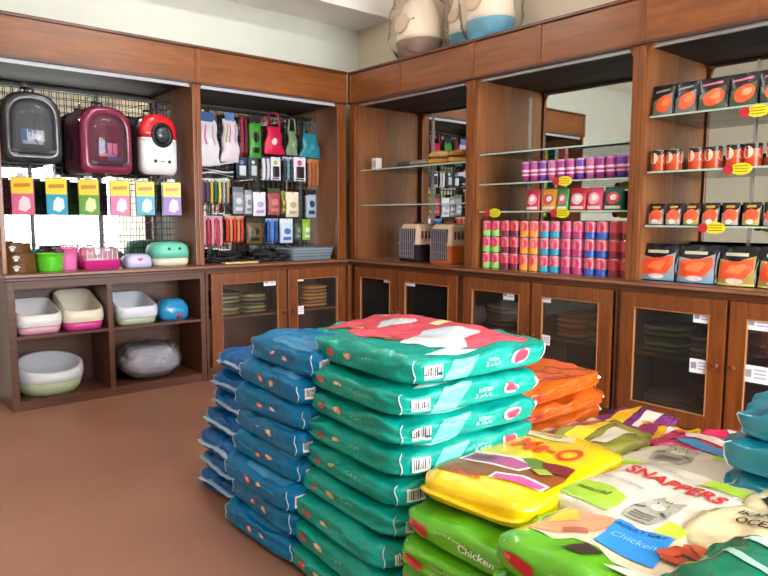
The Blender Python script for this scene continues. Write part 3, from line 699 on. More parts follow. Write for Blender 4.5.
# ================================================================== LEFT CASE: BACKPACKS AND CARTONS
def arch(w, h, y, r=.05, inset=0, n=14, zo=0):
    w2, h2 = w / 2 - inset, h - inset; pts = []
    b = inset
    for i in range(5): t = -PI / 2 + (PI / 2) * i / 4 ; pts.append((w2 - r + r * math.cos(t), y, zo + b + r + r * math.sin(t)))
    R = w2
    for i in range(n + 1):
        t = PI * i / n; pts.append((R * (.96 + .04 * abs(math.cos(t))) * math.copysign(abs(math.cos(t)) ** .75, math.cos(t)), y, zo + h2 - R * .95 + R * .95 * math.sin(t) ** .85))
    for i in range(5): t = PI + (PI / 2) * i / 4; pts.append((-w2 + r + r * math.cos(t), y, zo + b + r + r * math.sin(t)))
    return pts
def backpack(label, x, z, w, h, dep, shell, side, kind, rz):
    r = thing('pet_carrier_backpack', label, 'pet carrier', (x, .21, z), rz)
    fr = -dep / 2
    mb = MB()
    mb.loft([arch(w, h, dep / 2, inset=.02), arch(w, h, dep / 2 - .02), arch(w, h, fr + .05), arch(w, h, fr + .02, inset=.008)], side, True, True)
    mb.build('body', r)
    sh = MB(); s = .012
    sh.loft([arch(w, h, fr + .03, inset=-.003), arch(w, h, fr, inset=.004), arch(w, h, fr - .02, inset=.02), arch(w, h, fr - .024, inset=.05), arch(w, h, fr - .01, inset=.06)], shell, True, False)
    if kind != 'round': sh.build('front_frame', r)
    if kind == 'round':
        sh.bm.free()
        def shellring(z0, z1, m, nm):
            o = MB(); rings = []
            for yy, ins in ((fr + .05, .0), (fr - .01, .0), (fr - .03, .02), (fr - .038, .06)):
                rings.append([(px, yy, min(max(pz, z0), z1)) for px, _, pz in arch(w, h, yy, .05, ins)])
            o.loft(rings, m); return o.build(nm, r)
        shellring(h * .60, h, M('#d8202c', .2, 0, .5), 'upper_shell'); shellring(0, h * .54, M('#eceef2', .25, 0, .5), 'lower_shell')
        shellring(h * .54, h * .60, M('#eceef2', .25, 0, .5), 'belt')
        T = Matrix.Translation((0, fr - .036, h * .655)) @ Matrix.Rotation(PI / 2, 4, 'X')
        MB().lathe([(.088, 0), (.088, .012), (.066, .016), (.062, .008)], BLACKW, 28, T=T, cap1=True).build('window_ring', r)
        MB().lathe([(.062, .010), (.052, .024), (.03, .034), (.006, .038)], clear('#53606a', .5), 24, T=T).build('bubble_window', r)
        e = MB()
        for dx in (-.058, .058): e.lathe([(.013, 0), (.011, .006), (.004, .008)], BLACKW, 12, T=Matrix.Translation((dx, fr - .037, h * .22)) @ Matrix.Rotation(PI / 2, 4, 'X'))
        e.tube([(-.014, fr - .041, h * .225), (0, fr - .042, h * .215), (.014, fr - .041, h * .225)], .003, BLACKW, 6)
        e.build('printed_face', r)
    else:
        ins = MB().loft([arch(w, h, fr + .012, inset=.055)[::1], arch(w, h, fr + .010, inset=.06)], M('#0c0c0e' if kind == 'black' else '#5c1834', .4), False, True); ins.build('inner_lining', r)
        c = MB(); c.box(-.07, .0, fr - .004, fr + .004, h * .30, h * .48, M('#3f73b8', .4)); c.box(0, .07, fr - .004, fr + .004, h * .30, h * .46, WHITE); c.box(-.06, .06, fr - .005, fr + .002, h * .26, h * .31, M('#d8dde4', .4))
        if kind != 'black': c.box(.0, .10, fr - .005, fr + .003, h * .2, h * .26, M('#3aa0c8', .4))
        c.build('product_card', r)
        win = MB(); win.loft([arch(w, h, fr - .018, inset=.048), arch(w, h, fr - .045, inset=.07), arch(w, h, fr - .062, inset=.105), arch(w, h, fr - .068, inset=.14)], clear('#c8ccd2' if kind == 'black' else '#e0a8c0', .08, .05), False, True); win.build('bubble_window', r)
        hb = MB(); hb.tube([(-w * .36, fr - .028, h * .16), (w * .36, fr - .028, h * .16)], .012, M('#6e7074', .3), 8); hb.build('lower_bar', r)
        sv = MB()
        for k in range(14): a = 2 * PI * k / 14; sv.tube([(-w / 2 - .002, .0 + .05 * math.cos(a), h * .35 + .07 * math.sin(a)), (-w / 2 - .002, .0 + .05 * math.cos(a + .45), h * .35 + .07 * math.sin(a + .45))], .004, M('#2b2a2c', .5), 6)
        sv.build('side_vent', r)
    MB().tube([(-.04, .0, h - .01), (-.035, .0, h + .035), (.035, .0, h + .035), (.04, .0, h - .01)], .009, BLACKW, 8).build('handle', r)
    MB().tube([(0, .01, h + .03), (0, .01, h + .075), (0, .10, h + .085), (0, .165, h + .08)], .004, ALU, 6).build('hanging_hook', r)
    for s in (-1, 1): MB().tube([(s * w * .3, dep / 2, h * .8), (s * w * .34, dep / 2 + .03, h * .5), (s * w * .3, dep / 2 + .005, h * .1)], .014, M('#1f1e22', .7), 6).build('shoulder_strap', r)
def carton(label, x, z, w, h, d, top, mid, low, side, y=.15, group='hanging cartons under the backpacks', name='treat_carton', hook=True):
    r = thing(name, label, 'carton', (x, y, z), -.28 if hook else 0, group)
    MB().box(-w / 2, w / 2, -d / 2, d / 2, 0, h, M(side, .35), .004).build('box_body', r)
    yf = -d / 2 - .001
    a = MB(); a.box(-w / 2 + .003, w / 2 - .003, yf, yf + .002, h * .56, h - .004, M(top, .3)); a.box(-w / 2 + .003, w / 2 - .003, yf, yf + .002, .004, h * .56, M(mid, .3))
    a.box(-d * 0 - w / 2 - .001, -w / 2 + .001, -d / 2 + .004, d / 2 - .004, h * .6, h - .004, M(top, .35)); a.build('printed_panel', r)
    b = MB()
    b.poly([(w * .02, yf - .001, h * .50), (w * .30, yf - .001, h * .44), (w * .34, yf - .001, h * .2), (w * .1, yf - .001, h * .08), (-w * .2, yf - .001, h * .14), (-w * .16, yf - .001, h * .36)], M(low, .3))
    b.poly([(-w * .36, yf - .001, h * .72), (w * .36, yf - .001, h * .74), (w * .36, yf - .001, h * .84), (-w * .36, yf - .001, h * .82)], M('#c9822a', .3))
    b.build('printed_picture', r)
    if hook: MB().tube([(0, -d / 2, h + .015), (0, .10, h + .015), (0, .222, h + .03)], .004, ALU, 6).build('hanging_hook', r); MB().box(-w * .2, w * .2, -.002, .002, h - .01, h + .022, WHITEP).build('hanger_tab', r)
    return r
def build_left_case():
    backpack('black pet backpack with clear bubble window, leftmost of the three', -2.50, 1.60, .36, .45, .22, M('#34363a', .22, 0, .4), M('#1e1f23', .6), 'black', -.02)
    backpack('maroon pet backpack with clear bubble window, between the other two', -2.06, 1.545, .37, .46, .26, M('#7b2444', .25, 0, .4), M('#5c1a36', .5), 'maroon', .16)
    backpack('red and white round-window pet backpack with a small dotted face', -1.70, 1.555, .285, .43, .25, None, M('#232327', .6), 'round', .22)
    L = [(-2.575, '#e6cf3c', '#d8668a', '#f3d8e4', '#b84a5c', 'yellow and rose hanging carton, leftmost of the row'),
         (-2.37, '#e2d43a', '#2fa0c0', '#dff0f4', '#164a50', 'yellow and turquoise hanging carton under the black backpack'),
         (-2.165, '#e0d030', '#5c9a2e', '#d8e0a8', '#3c6a1e', 'yellow and green hanging carton, third in the row'),
         (-1.955, '#ecd834', '#d87aa8', '#f4dce8', '#9c4a78', 'yellow and pink hanging carton under the maroon backpack'),
         (-1.775, '#e8d638', '#3aa4c4', '#e4f2f4', '#1e5a64', 'yellow and blue hanging carton under the red and white backpack'),
         (-1.575, '#f0dc28', '#8a5cb8', '#e0d4f0', '#6a3c94', 'yellow and violet hanging carton, rightmost of the row')]
    for x, t, m_, l, s, lab in L: carton(lab, x + .01, 1.262, .13, .245, .085, t, m_, l, s)
    # worktop: bowls, buckets, boxes
    def bowl(x, y, z, r, h, m, label, paw=True):
        t = thing('pet_bowl', label, 'pet bowl', (x, y, z), 0, 'brown pet bowls stacked at the left end')
        MB().lathe([(r * 1.0, 0), (r * 1.02, .005), (r * .96, h * .92), (r * .98, h), (r * .90, h), (r * .82, h * .35), (.01, h * .25)], m, 32, cap1=False).build('bowl', t)
        for k in range(1):
            c = MB(); a = -1.9
            for (da, dz, s) in ((0, -.1, .013), (-.16, .12, .006), (-.05, .22, .006), (.06, .22, .006), (.17, .12, .006)):
                q = Vector((math.cos(a + da * .9) * r * 1.005, math.sin(a + da * .9) * r * 1.005, h * (.5 + dz)))
                T = Matrix.Translation(q) @ Matrix.Rotation(a + da * .9 + PI / 2, 4, 'Z') @ Matrix.Rotation(PI / 2, 4, 'X')
                c.lathe([(s, 0), (s * .9, .0025)], WHITE, 10, T=T)
            c.build('paw_print', t)
    BR = M('#6e4a24', .35)
    bowl(-2.615, .14, .89, .105, .062, BR, 'brown pet bowl with white paw, lowest of the stack'); bowl(-2.615, .14, .953, .103, .062, BR, 'brown pet bowl with white paw, middle of the stack')
    bowl(-2.63, .16, 1.016, .098, .062, M('#6a4420', .35), 'brown pet bowl with white paw, top of the stack')
    def bucket(x, y, r, h, m, label, ridges=0):
        t = thing('feed_bucket', label, 'bucket', (x, y, .89)); c = MB()
        prof = [(r * .86, 0), (r * .88, .004)] + ([(r * (.9 + .08 * i / 6 + (.015 if i % 2 else 0)), h * (i + .5) / 7) for i in range(7)] if ridges else [(r * .95, h * .6)]) + [(r, h * .94), (r * 1.06, h * .95), (r * 1.06, h), (r * .95, h), (r * .82, .01), (.005, .008)]
        c.lathe(prof, m, 28, cap1=False).build('bucket_body', t)
        MB().tube([(r * math.cos(a) * 1.02, -.0 + r * .25 * math.sin(a) * 0 - .01, h + .045 * math.sin(a)) for a in [PI * i / 12 for i in range(13)]], .0035, BLACKW, 6).build('handle', t)
    bucket(-2.53, .27, .06, .135, M('#1c7f9c', .3), 'teal blue bucket behind the green one')
    bucket(-2.43, .13, .085, .12, M('#58c828', .3), 'bright green ridged bucket on the left worktop', 1)
    bucket(-2.305, .2, .075, .15, M('#e878b4', .3), 'pink bucket next to the green one')
    t = thing('hamster_cage', 'small cage with hot pink base and clear top on the left worktop', 'cage', (-2.11, .15, .89))
    rr = lambda w, d, r, z, n=5: [(sx * (w / 2 - r) + r * math.cos(a), sy * (d / 2 - r) + r * math.sin(a), z) for (sx, sy, a0) in ((1, 1, 0), (-1, 1, PI / 2), (-1, -1, PI), (1, -1, 3 * PI / 2)) for a in [a0 + PI / 2 * i / n for i in range(n + 1)]]
    MB().loft([rr(.23, .18, .02, 0), rr(.25, .20, .02, .06), rr(.26, .21, .02, .065), rr(.24, .19, .02, .065), rr(.22, .17, .02, .01)], M('#e8389c', .3), True, True).build('base', t)
    MB().loft([rr(.24, .19, .02, .066), rr(.23, .18, .03, .14), rr(.18, .14, .03, .155)], clear('#f2c8d8', .35, .1), False, True).build('clear_top', t)
    w = MB(); 
    for k in range(7): w.box(-.10 + k * .033, -.097 + k * .033, -.096, -.094, .07, .135, WHITEP)
    w.build('bars', t)
    t = thing('food_tub', 'pale lavender tub with pink heart print between cage and mint cat house', 'tub', (-1.85, .13, .89))
    MB().loft([rr(.17, .13, .03, 0), rr(.19, .15, .035, .01), rr(.18, .14, .035, .07), rr(.13, .10, .03, .095)], M('#c6c8ec', .3)).build('tub_body', t)
    b = MB(); b.poly([(-.0, -.0755, .045), (.022, -.0755, .062), (.012, -.0755, .07), (0, -.0755, .064), (-.012, -.0755, .07), (-.022, -.0755, .062)], M('#e04a8c', .4)); b.build('heart_print', t)
    t = thing('cat_house', 'mint green rounded pet house with two dark eyes and cream base', 'pet house', (-1.60, .17, .89))
    MB().loft([rr(.24, .2, .06, 0), rr(.27, .23, .07, .02), rr(.28, .24, .08, .06)], M('#e8e2cc', .35)).build('base', t)
    MB().loft([rr(.285, .245, .08, .06), rr(.285, .245, .08, .11), rr(.265, .225, .08, .15), rr(.20, .16, .07, .172), rr(.1, .07, .03, .178)], M('#6fd2b8', .3)).build('dome', t)
    e = MB()
    for dx in (-.035, .045): e.lathe([(.011, 0), (.009, .004)], BLACKW, 12, T=Matrix.Translation((dx, -.119, .128)) @ Matrix.Rotation(PI / 2, 4, 'X'))
    e.build('eyes', t)
    # open shelves: litter trays
    def tray(label, x, y, z, w, d, h, low, up, hood=False):
        t = thing('litter_tray', label, 'litter tray', (x, y, z), 0)
        MB().loft([rr(w * .84, d * .84, .05, 0), rr(w * .9, d * .9, .06, h * .1), rr(w * .95, d * .95, .06, h * .42)], M(low, .35)).build('base', t)
        f_ = .12 if hood else .08
        def rim(ww, dd, z_): return [(px, py, z_ + (f_ * (py / dd + .5) if z_ > h * .6 else 0)) for px, py, _ in rr(ww, dd, .06, 0)]
        MB().loft([rim(w * .97, d * .97, h * .42), rim(w, d, h * .62), rim(w * .97, d * .97, h * .95), rim(w * .93, d * .93, h), rim(w * .87, d * .87, h * .98), rim(w * .84, d * .84, h * .5), rim(w * .8, d * .8, h * .14)], M(up, .35), False, True).build('rim', t)
    tray('white litter tray with pale pink base, upper shelf far left', -2.525, .20, .483, .28, .36, .13, '#e0a8b8', '#e4e2e0')
    tray('cream litter tray with hot pink base on the upper shelf', -2.245, .20, .483, .265, .36, .135, '#e0429a', '#e6dfc8', True)
    tray('white litter tray with pale green base, right upper shelf', -1.88, .20, .483, .30, .36, .13, '#b8ccb0', '#e2e6f0')
    t = thing('toy_fish_tray', 'small shiny blue toy shaped like a car with a red nose, beside the white tray', 'pet toy', (-1.59, .15, .483))
    MB().loft([rr(.19, .15, .05, 0), rr(.225, .18, .06, .03), rr(.225, .18, .06, .09), rr(.17, .14, .05, .14), rr(.10, .09, .03, .158)], M('#2a9ad6', .18, 0, .5)).build('body', t)
    MB().lathe([(.02, 0), (.018, .012), (.005, .018)], M('#c8283c', .3), 14, T=Matrix.Translation((.02, -.082, .03)) @ Matrix.Rotation(PI / 2, 4, 'X')).build('nose', t)
    t = thing('litter_tray', 'large oval white litter tray with pale green base, bottom shelf left', 'litter tray', (-2.45, .20, .062))
    MB().lathe([(.15, 0), (.17, .03), (.185, .09)], M('#b4c29a', .35), 36, sx=1.12, sy=1).build('base', t)
    def ov(r, z): return [(1.12 * r * math.cos(2 * PI * i / 36), r * math.sin(2 * PI * i / 36), z + .045 * (math.sin(2 * PI * i / 36) + 1) * (z > .1)) for i in range(36)]
    MB().loft([ov(.186, .089), ov(.195, .101), ov(.190, .148), ov(.178, .158), ov(.165, .148), ov(.15, .03)], M('#dfe2ea', .3), False, True).build('rim', t)
    t = thing('bagged_cushion', 'grey cushion wrapped in clear plastic on the bottom shelf', 'cushion', (-1.76, .19, .062))
    f = bag_f(.42, .30, .24, 5, 3, 2); b = MB(); body(b, f, M('#b4b4c2', .6), 16); b.build('cushion', t)
    f = lambda a, b_, c, g=bag_f(.45, .33, .26, 8, 3.4, 3): g(a, b_, c); b = MB(); body(b, f, clear('#f0f0f4', .15, .12, 1.3), 16); b.build('plastic_wrap', t)

# ================================================================== SECOND LEFT CASE: HANGING ACCESSORIES
def hang_pack(name, cat, label, x0, x1, z0, z1, card, pouch, acc, y=.33, d=.045, style='pouch'):
    x = (x0 + x1) / 2; w = (x1 - x0) * .94; h = z1 - z0
    r = thing(name, label, cat, (x, y, z0), 0, 'accessories hanging on the wire grid')
    def taper(g, k0, k1, hh):
        def q(a, b_, c):
            p = g(a, b_, c); s = k0 + (k1 - k0) * max(0, min(1, p.z / hh)); return Vector((p.x * s + .008 * math.sin(p.z * 40 + x * 9), p.y * s, p.z))
        return q
    if name == 'toy_bag':
        f = taper(pouch_f(w, d * 1.8, h * .86, x * 10, True), 1.08, .78, h * .86); b = MB(); body(b, f, pouch, 12); b.build('pouch', r)
        a = MB()
        for q, cc in enumerate((acc, '#d86a9c', '#e8e8ee', '#c8a0c0')): decal(a, f, '-y', P2([(-.7 + .38 * q, -.1), (-.5 + .38 * q, -.1), (-.52 + .36 * q, .75), (-.66 + .36 * q, .75)]), M(cc, .4), .2, .002)
        a.build('printed_panel', r)
        MB().box(-w * .28, w * .28, -.008, .008, h * .82, h, card, .006).build('header_card', r)
    elif style == 'pouch':
        f = pouch_f(w, d, h * .84, x * 10, True); b = MB(); body(b, f, pouch, 10); b.build('pouch', r)
        a = MB(); decal(a, f, '-y', P2(ell(0, .15, .55, .3, 14)), M(acc, .4), .25, .002); decal(a, f, '-y', P2(rect(-.6, .6, -.7, -.4)), M(acc, .4), .25, .002); a.build('printed_panel', r)
        MB().box(-w / 2, w / 2, -.004, .004, h * .78, h, card).build('header_card', r)
    elif style == 'blister':
        MB().box(-w / 2, w / 2, -.003, .003, 0, h, card, .002).build('backing_card', r)
        b = MB(); b.box(-w * .3, w * .3, -.022, -.003, h * .12, h * .6, pouch, .008); b.build('blister', r)
        a = MB(); a.lathe([(w * .2, 0), (w * .16, .004)], M(acc, .4), 14, T=Matrix.Translation((0, -.003, h * .76)) @ Matrix.Rotation(PI / 2, 4, 'X')); a.box(-w * .36, w * .36, -.005, -.003, h * .03, h * .09, INK); a.build('printed_picture', r)
    elif style == 'strap':
        n = max(1, int(round(w / .035)))
        seq = [pouch, M(acc, .5)] if isinstance(acc, str) else [M(q, .5) for q in acc]
        for k in range(n):
            xx = -w / 2 + w * (k + .5) / n; ww = w / n * .32
            b = MB(); b.loft([[(xx - ww, yy, zz), (xx + ww, yy, zz), (xx + ww, yy + .006, zz), (xx - ww, yy + .006, zz)] for yy, zz in ((.0, h), (-.015, h * .9), (-.022, h * .5), (-.015, h * .08), (0, .0))], seq[k % len(seq)], smooth=False)
            b.build('strap', r)
        MB().box(-w / 2, w / 2, -.010, .004, h * .86, h, card).build('header_card', r)
    elif style == 'bag':
        f = taper(pouch_f(w, d, h * .66, x * 10, True), 1.12, .62, h * .66); b = MB(); body(b, f, pouch, 12); b.build('bag_body', r)
        for s in (-1, 1): MB().tube([(s * w * .34, 0, h * .6), (s * w * .26, 0, h * .93), (s * w * .08, 0, h), (s * w * .02, 0, h * .98)], .008, card, 6).build('handle', r)
        a = MB(); decal(a, f, '-y', P2(ell(0, -.1, .32, .26, 14)), M(acc, .4), .25, .002); a.build('printed_panel', r)
    elif style == 'leash':
        b = MB()
        for k in range(5): b.tube([(-w / 2 + w * t / 10, -.004 * k, h * (.15 + .17 * k) + .02 * math.sin(t * .35 + k)) for t in range(11)], .008, pouch if k % 2 else card, 6)
        b.build('webbing', r)
    MB().tube([(0, -.03, h - .008), (0, .045, h - .004)], .003, ALU, 6).build('hanging_hook', r)
    return r
def build_hanging():
    W_ = clear('#f4f4f8', .55, .15); c = lambda h: M(h, .4)
    R = [
    ('toy_bag', 'pet toy', 'clear bag of white toys with a blue header, top left of the grid', -1.30, -1.075, 1.664, 2.079, c('#1f5aa0'), c('#e4e2ea'), '#c8c4d2', 'pouch'),
    ('toy_bag', 'pet toy', 'bag of striped pink, white and lime rope toys with blue header', -1.06, -.90, 1.699, 2.099, c('#5a84c0'), c('#e6d8e6'), '#9ac23c', 'pouch'),
    ('rope_toy', 'pet toy', 'dark crimson rope toy beside the green toy pack', -.895, -.82, 1.763, 2.087, c('#3a1c24'), c('#a81f44'), '#6a1830', 'strap'),
    ('toy_pack', 'pet toy', 'green and black toy pack left of the red pouch', -.808, -.69, 1.744, 2.098, c('#1a1c1c'), c('#3c9a2c'), '#141614', 'pouch'),
    ('sling_pouch', 'pouch', 'bright crimson flask-shaped pouch with white logo on the grid', -.665, -.47, 1.79, 2.141, c('#c81846'), c('#d8184a'), '#f4e8ec', 'bag'),
    ('sling_pouch', 'pouch', 'sage green pouch between the crimson and the teal ones', -.44, -.325, 1.79, 2.108, c('#8a9a84'), c('#7a9a72'), '#a8b89c', 'bag'),
    ('tote_bag', 'bag', 'teal carrier bag with looped handles, top right of the grid', -.30, -.085, 1.78, 2.10, c('#1c6a78'), c('#2a8ea4'), '#3fa4c0', 'bag'),
    ('leash_bundle', 'leash', 'bundle of black and silver leashes under the bag of white toys', -1.29, -.95, 1.57, 1.70, c('#c8ccd0'), c('#1c1c20'), '#ffffff', 'leash'),
    ('nail_clipper_pack', 'grooming tool', 'navy and white grooming pack at the left of the second row', -.93, -.825, 1.574, 1.745, c('#1c3048'), c('#d0d8e4'), '#7a94b4', 'blister'),
    ('comb_pack', 'grooming tool', 'grey comb pack with pale window in the second row', -.815, -.727, 1.578, 1.752, c('#3c4854'), c('#c4d0d8'), '#e4ecf0', 'blister'),
    ('clicker_pack', 'pet tool', 'dark blue striped pack under the crimson pouch', -.70, -.612, 1.566, 1.759, c('#30466a'), c('#e4e6ee'), '#c8ccd8', 'strap'),
    ('brush_pack', 'grooming tool', 'white card pack with yellow disc and black brush', -.605, -.502, 1.570, 1.765, c('#e8e6ee'), c('#1c1a20'), '#b8b23c', 'blister'),
    ('clicker_pack', 'pet tool', 'teal and violet striped pack between two white card packs', -.490, -.378, 1.574, 1.772, c('#c8c0d8'), c('#4a3a64'), '#5fa09c', 'strap'),
    ('brush_pack', 'grooming tool', 'white card pack with pink disc and black brush', -.373, -.243, 1.570, 1.779, c('#eeeaf2'), c('#201c24'), '#d84a8a', 'blister'),
    ('chew_strap', 'pet toy', 'tan leather chews with orange tips at the right of the grid', -.235, -.105, 1.52, 1.77, c('#a87c4c'), c('#a8753e'), '#c8502a', 'strap'),
    ('leash_bundle', 'leash', 'rainbow row of hanging leashes with white tags', -1.29, -.99, 1.36, 1.56, c('#ccd0d4'), c('#1f3468'), ('#b08a5a', '#1f3468', '#5a2a3c', '#b0a83c', '#1c5c4c', '#c8b840', '#8a98a8'), 'strap'),
    ('harness_pack', 'harness', 'grey pack left of the silver one in the third row', -.97, -.865, 1.277, 1.50, c('#6a707c'), c('#9aa0ac'), '#d4d8e0', 'pouch'),
    ('bell_pack', 'pet toy', 'silver pack beside the white and lilac one', -.858, -.79, 1.278, 1.477, c('#9aa0a8'), c('#c8ccd4'), '#7a808c', 'pouch'),
    ('wipes_pack', 'grooming pack', 'white and lilac flat pack in the third row', -.783, -.655, 1.262, 1.463, c('#f0ecf8'), c('#eeeafa'), '#b8a8dc', 'pouch'),
    ('treat_pack', 'treat pack', 'rose and dark green pack in the centre of the third row', -.64, -.51, 1.271, 1.50, c('#3c4c34'), c('#a84a5c'), '#c88a6c', 'pouch'),
    ('comb_pack', 'grooming tool', 'thin olive strip pack left of the cream pack', -.505, -.462, 1.28, 1.48, c('#8a8a2c'), c('#6a6a24'), '#c8c04c', 'pouch'),
    ('wipes_pack', 'grooming pack', 'cream printed pack in the third row', -.46, -.322, 1.254, 1.472, c('#f0e8d4'), c('#efe6d2'), '#c8b48c', 'pouch'),
    ('toy_pack', 'pet toy', 'black and pale blue pack, right end of the third row', -.25, -.135, 1.25, 1.50, c('#24242c'), c('#a8bcd0'), '#28405c', 'pouch'),
    ('collar_row', 'collar', 'row of crimson and rose collars hanging at the lower left', -1.29, -1.06, 1.017, 1.262, c('#b8a4ac'), c('#b82448'), '#d88a9c', 'strap'),
    ('collar_row', 'collar', 'row of scarlet and orange collars beside the crimson ones', -1.05, -.87, 1.04, 1.262, c('#b89a8c'), c('#c8341c'), '#d8784a', 'strap'),
    ('toy_pack', 'pet toy', 'brown and black pack between the scarlet collars and the blue pack', -.85, -.69, 1.026, 1.245, c('#2a241c'), c('#6a5430'), '#1c2a1c', 'pouch'),
    ('collar_row', 'collar', 'row of royal blue collars in the bottom row', -.665, -.54, 1.031, 1.24, c('#8aa4c8'), c('#2250a0'), '#4a84d0', 'strap'),
    ('poop_bag_pack', 'grooming pack', 'white and sky blue pack in the bottom row', -.523, -.385, 1.027, 1.24, c('#dfe8f4'), c('#d4dff0'), '#3f74c4', 'pouch'),
    ('comb_pack', 'grooming tool', 'narrow dark pack left of the lime one', -.37, -.30, 1.051, 1.235, c('#2c342c'), c('#4c5a50'), '#8a948c', 'pouch'),
    ('treat_pack', 'treat pack', 'lime green pack at the right end of the bottom row', -.29, -.20, 1.05, 1.235, c('#88b83c'), c('#9cc84c'), '#e8ecd8', 'pouch')]
    for q in R: hang_pack(q[0], q[1], q[2], *q[3:10], style=q[10])
    # on the worktop: harness heaps and wire basket
    def heap(label, x, y, w, d, h, m, seed):
        random.seed(seed); b = MB()
        for k in range(16):
            cx, cy = random.uniform(-w * .35, w * .35), random.uniform(-d * .3, d * .3); r0 = random.uniform(.025, .06); zz = .012 + (h - .03) * k / 16; a0 = random.uniform(0, 6)
            b.tube([(cx + r0 * 1.4 * math.cos(a0 + t * .5), cy + r0 * math.sin(a0 + t * .5), zz + .006 * math.sin(t)) for t in range(13)], .011, m, 6)
        o = b.build('harness_pile', None, (x, y, .89)); tag(o, label, 'harness')
    heap('heap of black harnesses at the left end of the accessory case', -1.16, .19, .34, .22, .10, M('#17171c', .6), 3)
    heap('heap of black webbing harnesses beside the grey basket', -.72, .17, .30, .22, .09, M('#1c1d20', .6), 4)
    t = thing('flat_pack', 'pale yellow flat pack lying in front of the black harness heap', 'pack', (-1.07, .03, .89), .05); MB().box(-.15, .15, -.03, .03, 0, .012, M('#d0c47c', .4), .003).build('box_body', t)
    t = thing('wire_basket', 'grey wire basket on the worktop next to the room corner', 'basket', (-.36, .19, .89))
    rr = lambda w, d, r, z, n=4: [(sx * (w / 2 - r) + r * math.cos(a), sy * (d / 2 - r) + r * math.sin(a), z) for (sx, sy, a0) in ((1, 1, 0), (-1, 1, PI / 2), (-1, -1, PI), (1, -1, 3 * PI / 2)) for a in [a0 + PI / 2 * i / n for i in range(n + 1)]]
    MB().loft([rr(.40, .26, .03, 0), rr(.44, .30, .04, .09), rr(.45, .31, .04, .095), rr(.43, .29, .04, .095), rr(.39, .25, .03, .008)], M('#9ab0b8', .4)).build('basket_body', t)
    b = MB()
    for z in (.03, .055, .08, .105): b.tube([(px, py, z) for px, py, _ in rr(.405 + z * .45, .265 + z * .45, .035, 0)], .003, M('#5a6468', .4), 5, closed=True)
    b.build('wires', t)
    random.seed(11)

# ================================================================== RIGHT CASES
def Rw(u, d, z): return (d, -u, z)       # along the right wall
def price_tag(u, z, label):
    t = thing('price_tag', label, 'price tag', Rw(u, .036, z), ROTR, 'yellow price tags on the shelf edges')
    mb = MB(); T = Matrix.Translation((.02, 0, 0)) @ Matrix.Rotation(PI / 2, 4, 'X')
    pts = [(.052 * (1 + .07 * (k % 2)) * math.cos(2 * PI * k / 24), .030 * (1 + .07 * (k % 2)) * math.sin(2 * PI * k / 24)) for k in range(24)]
    mb.prism([(x + .02, z_) for x, z_ in pts], -.002, .001, M('#e6dc22', .4)); mb.build('tag_card', t)
    MB().lathe([(.026, 0), (.026, .003)], M('#b8242e', .4), 18, T=Matrix.Translation((-.045, 0, 0)) @ Matrix.Rotation(PI / 2, 4, 'X')).build('red_disc', t)
    b = MB()
    for k in range(3): b.box(-.015, .055, -.0032, -.002, .013 - .014 * k, .017 - .014 * k, M('#8a6a10', .5))
    b.build('small_print', t)
def can_proto(name, label, cat, r, h, base, band, low, group, topc='#c8c8cc'):
    t = thing(name, label, cat, (0, 0, 0), 0, group)
    if name == 'salmon_food_can': MB().lathe([(r + .0009, h * .76), (r + .0009, h * .97)], M('#1c1a1a', .3), 20, cap0=False, cap1=False).build('black_band', t)
    MB().lathe([(r * .94, 0), (r, .003), (r, h - .003), (r * .95, h), (r * .93, h - .002), (r * .9, h - .004)], M(topc, .25, .9), 20).build('can_body', t)
    b = MB(); b.lathe([(r + .0006, h * .04), (r + .0006, h * .40)], M(low, .25), 20, cap0=False, cap1=False)
    b.lathe([(r + .0006, h * .40), (r + .0006, h * .96)], M(base, .25), 20, cap0=False, cap1=False)
    a = MB()
    for a0 in (PI * 1.0, PI * 1.55):
        pts = []
        for k in range(14):
            th = 2 * PI * k / 14; aa = a0 + .62 * math.cos(th); pts.append(((r + .0018) * math.cos(aa), (r + .0018) * math.sin(aa), h * (.62 + .26 * math.sin(th))))
        a.poly(pts, M(band, .3))
    b.build('label_wrap', t); a.build('label_picture', t)
    return t
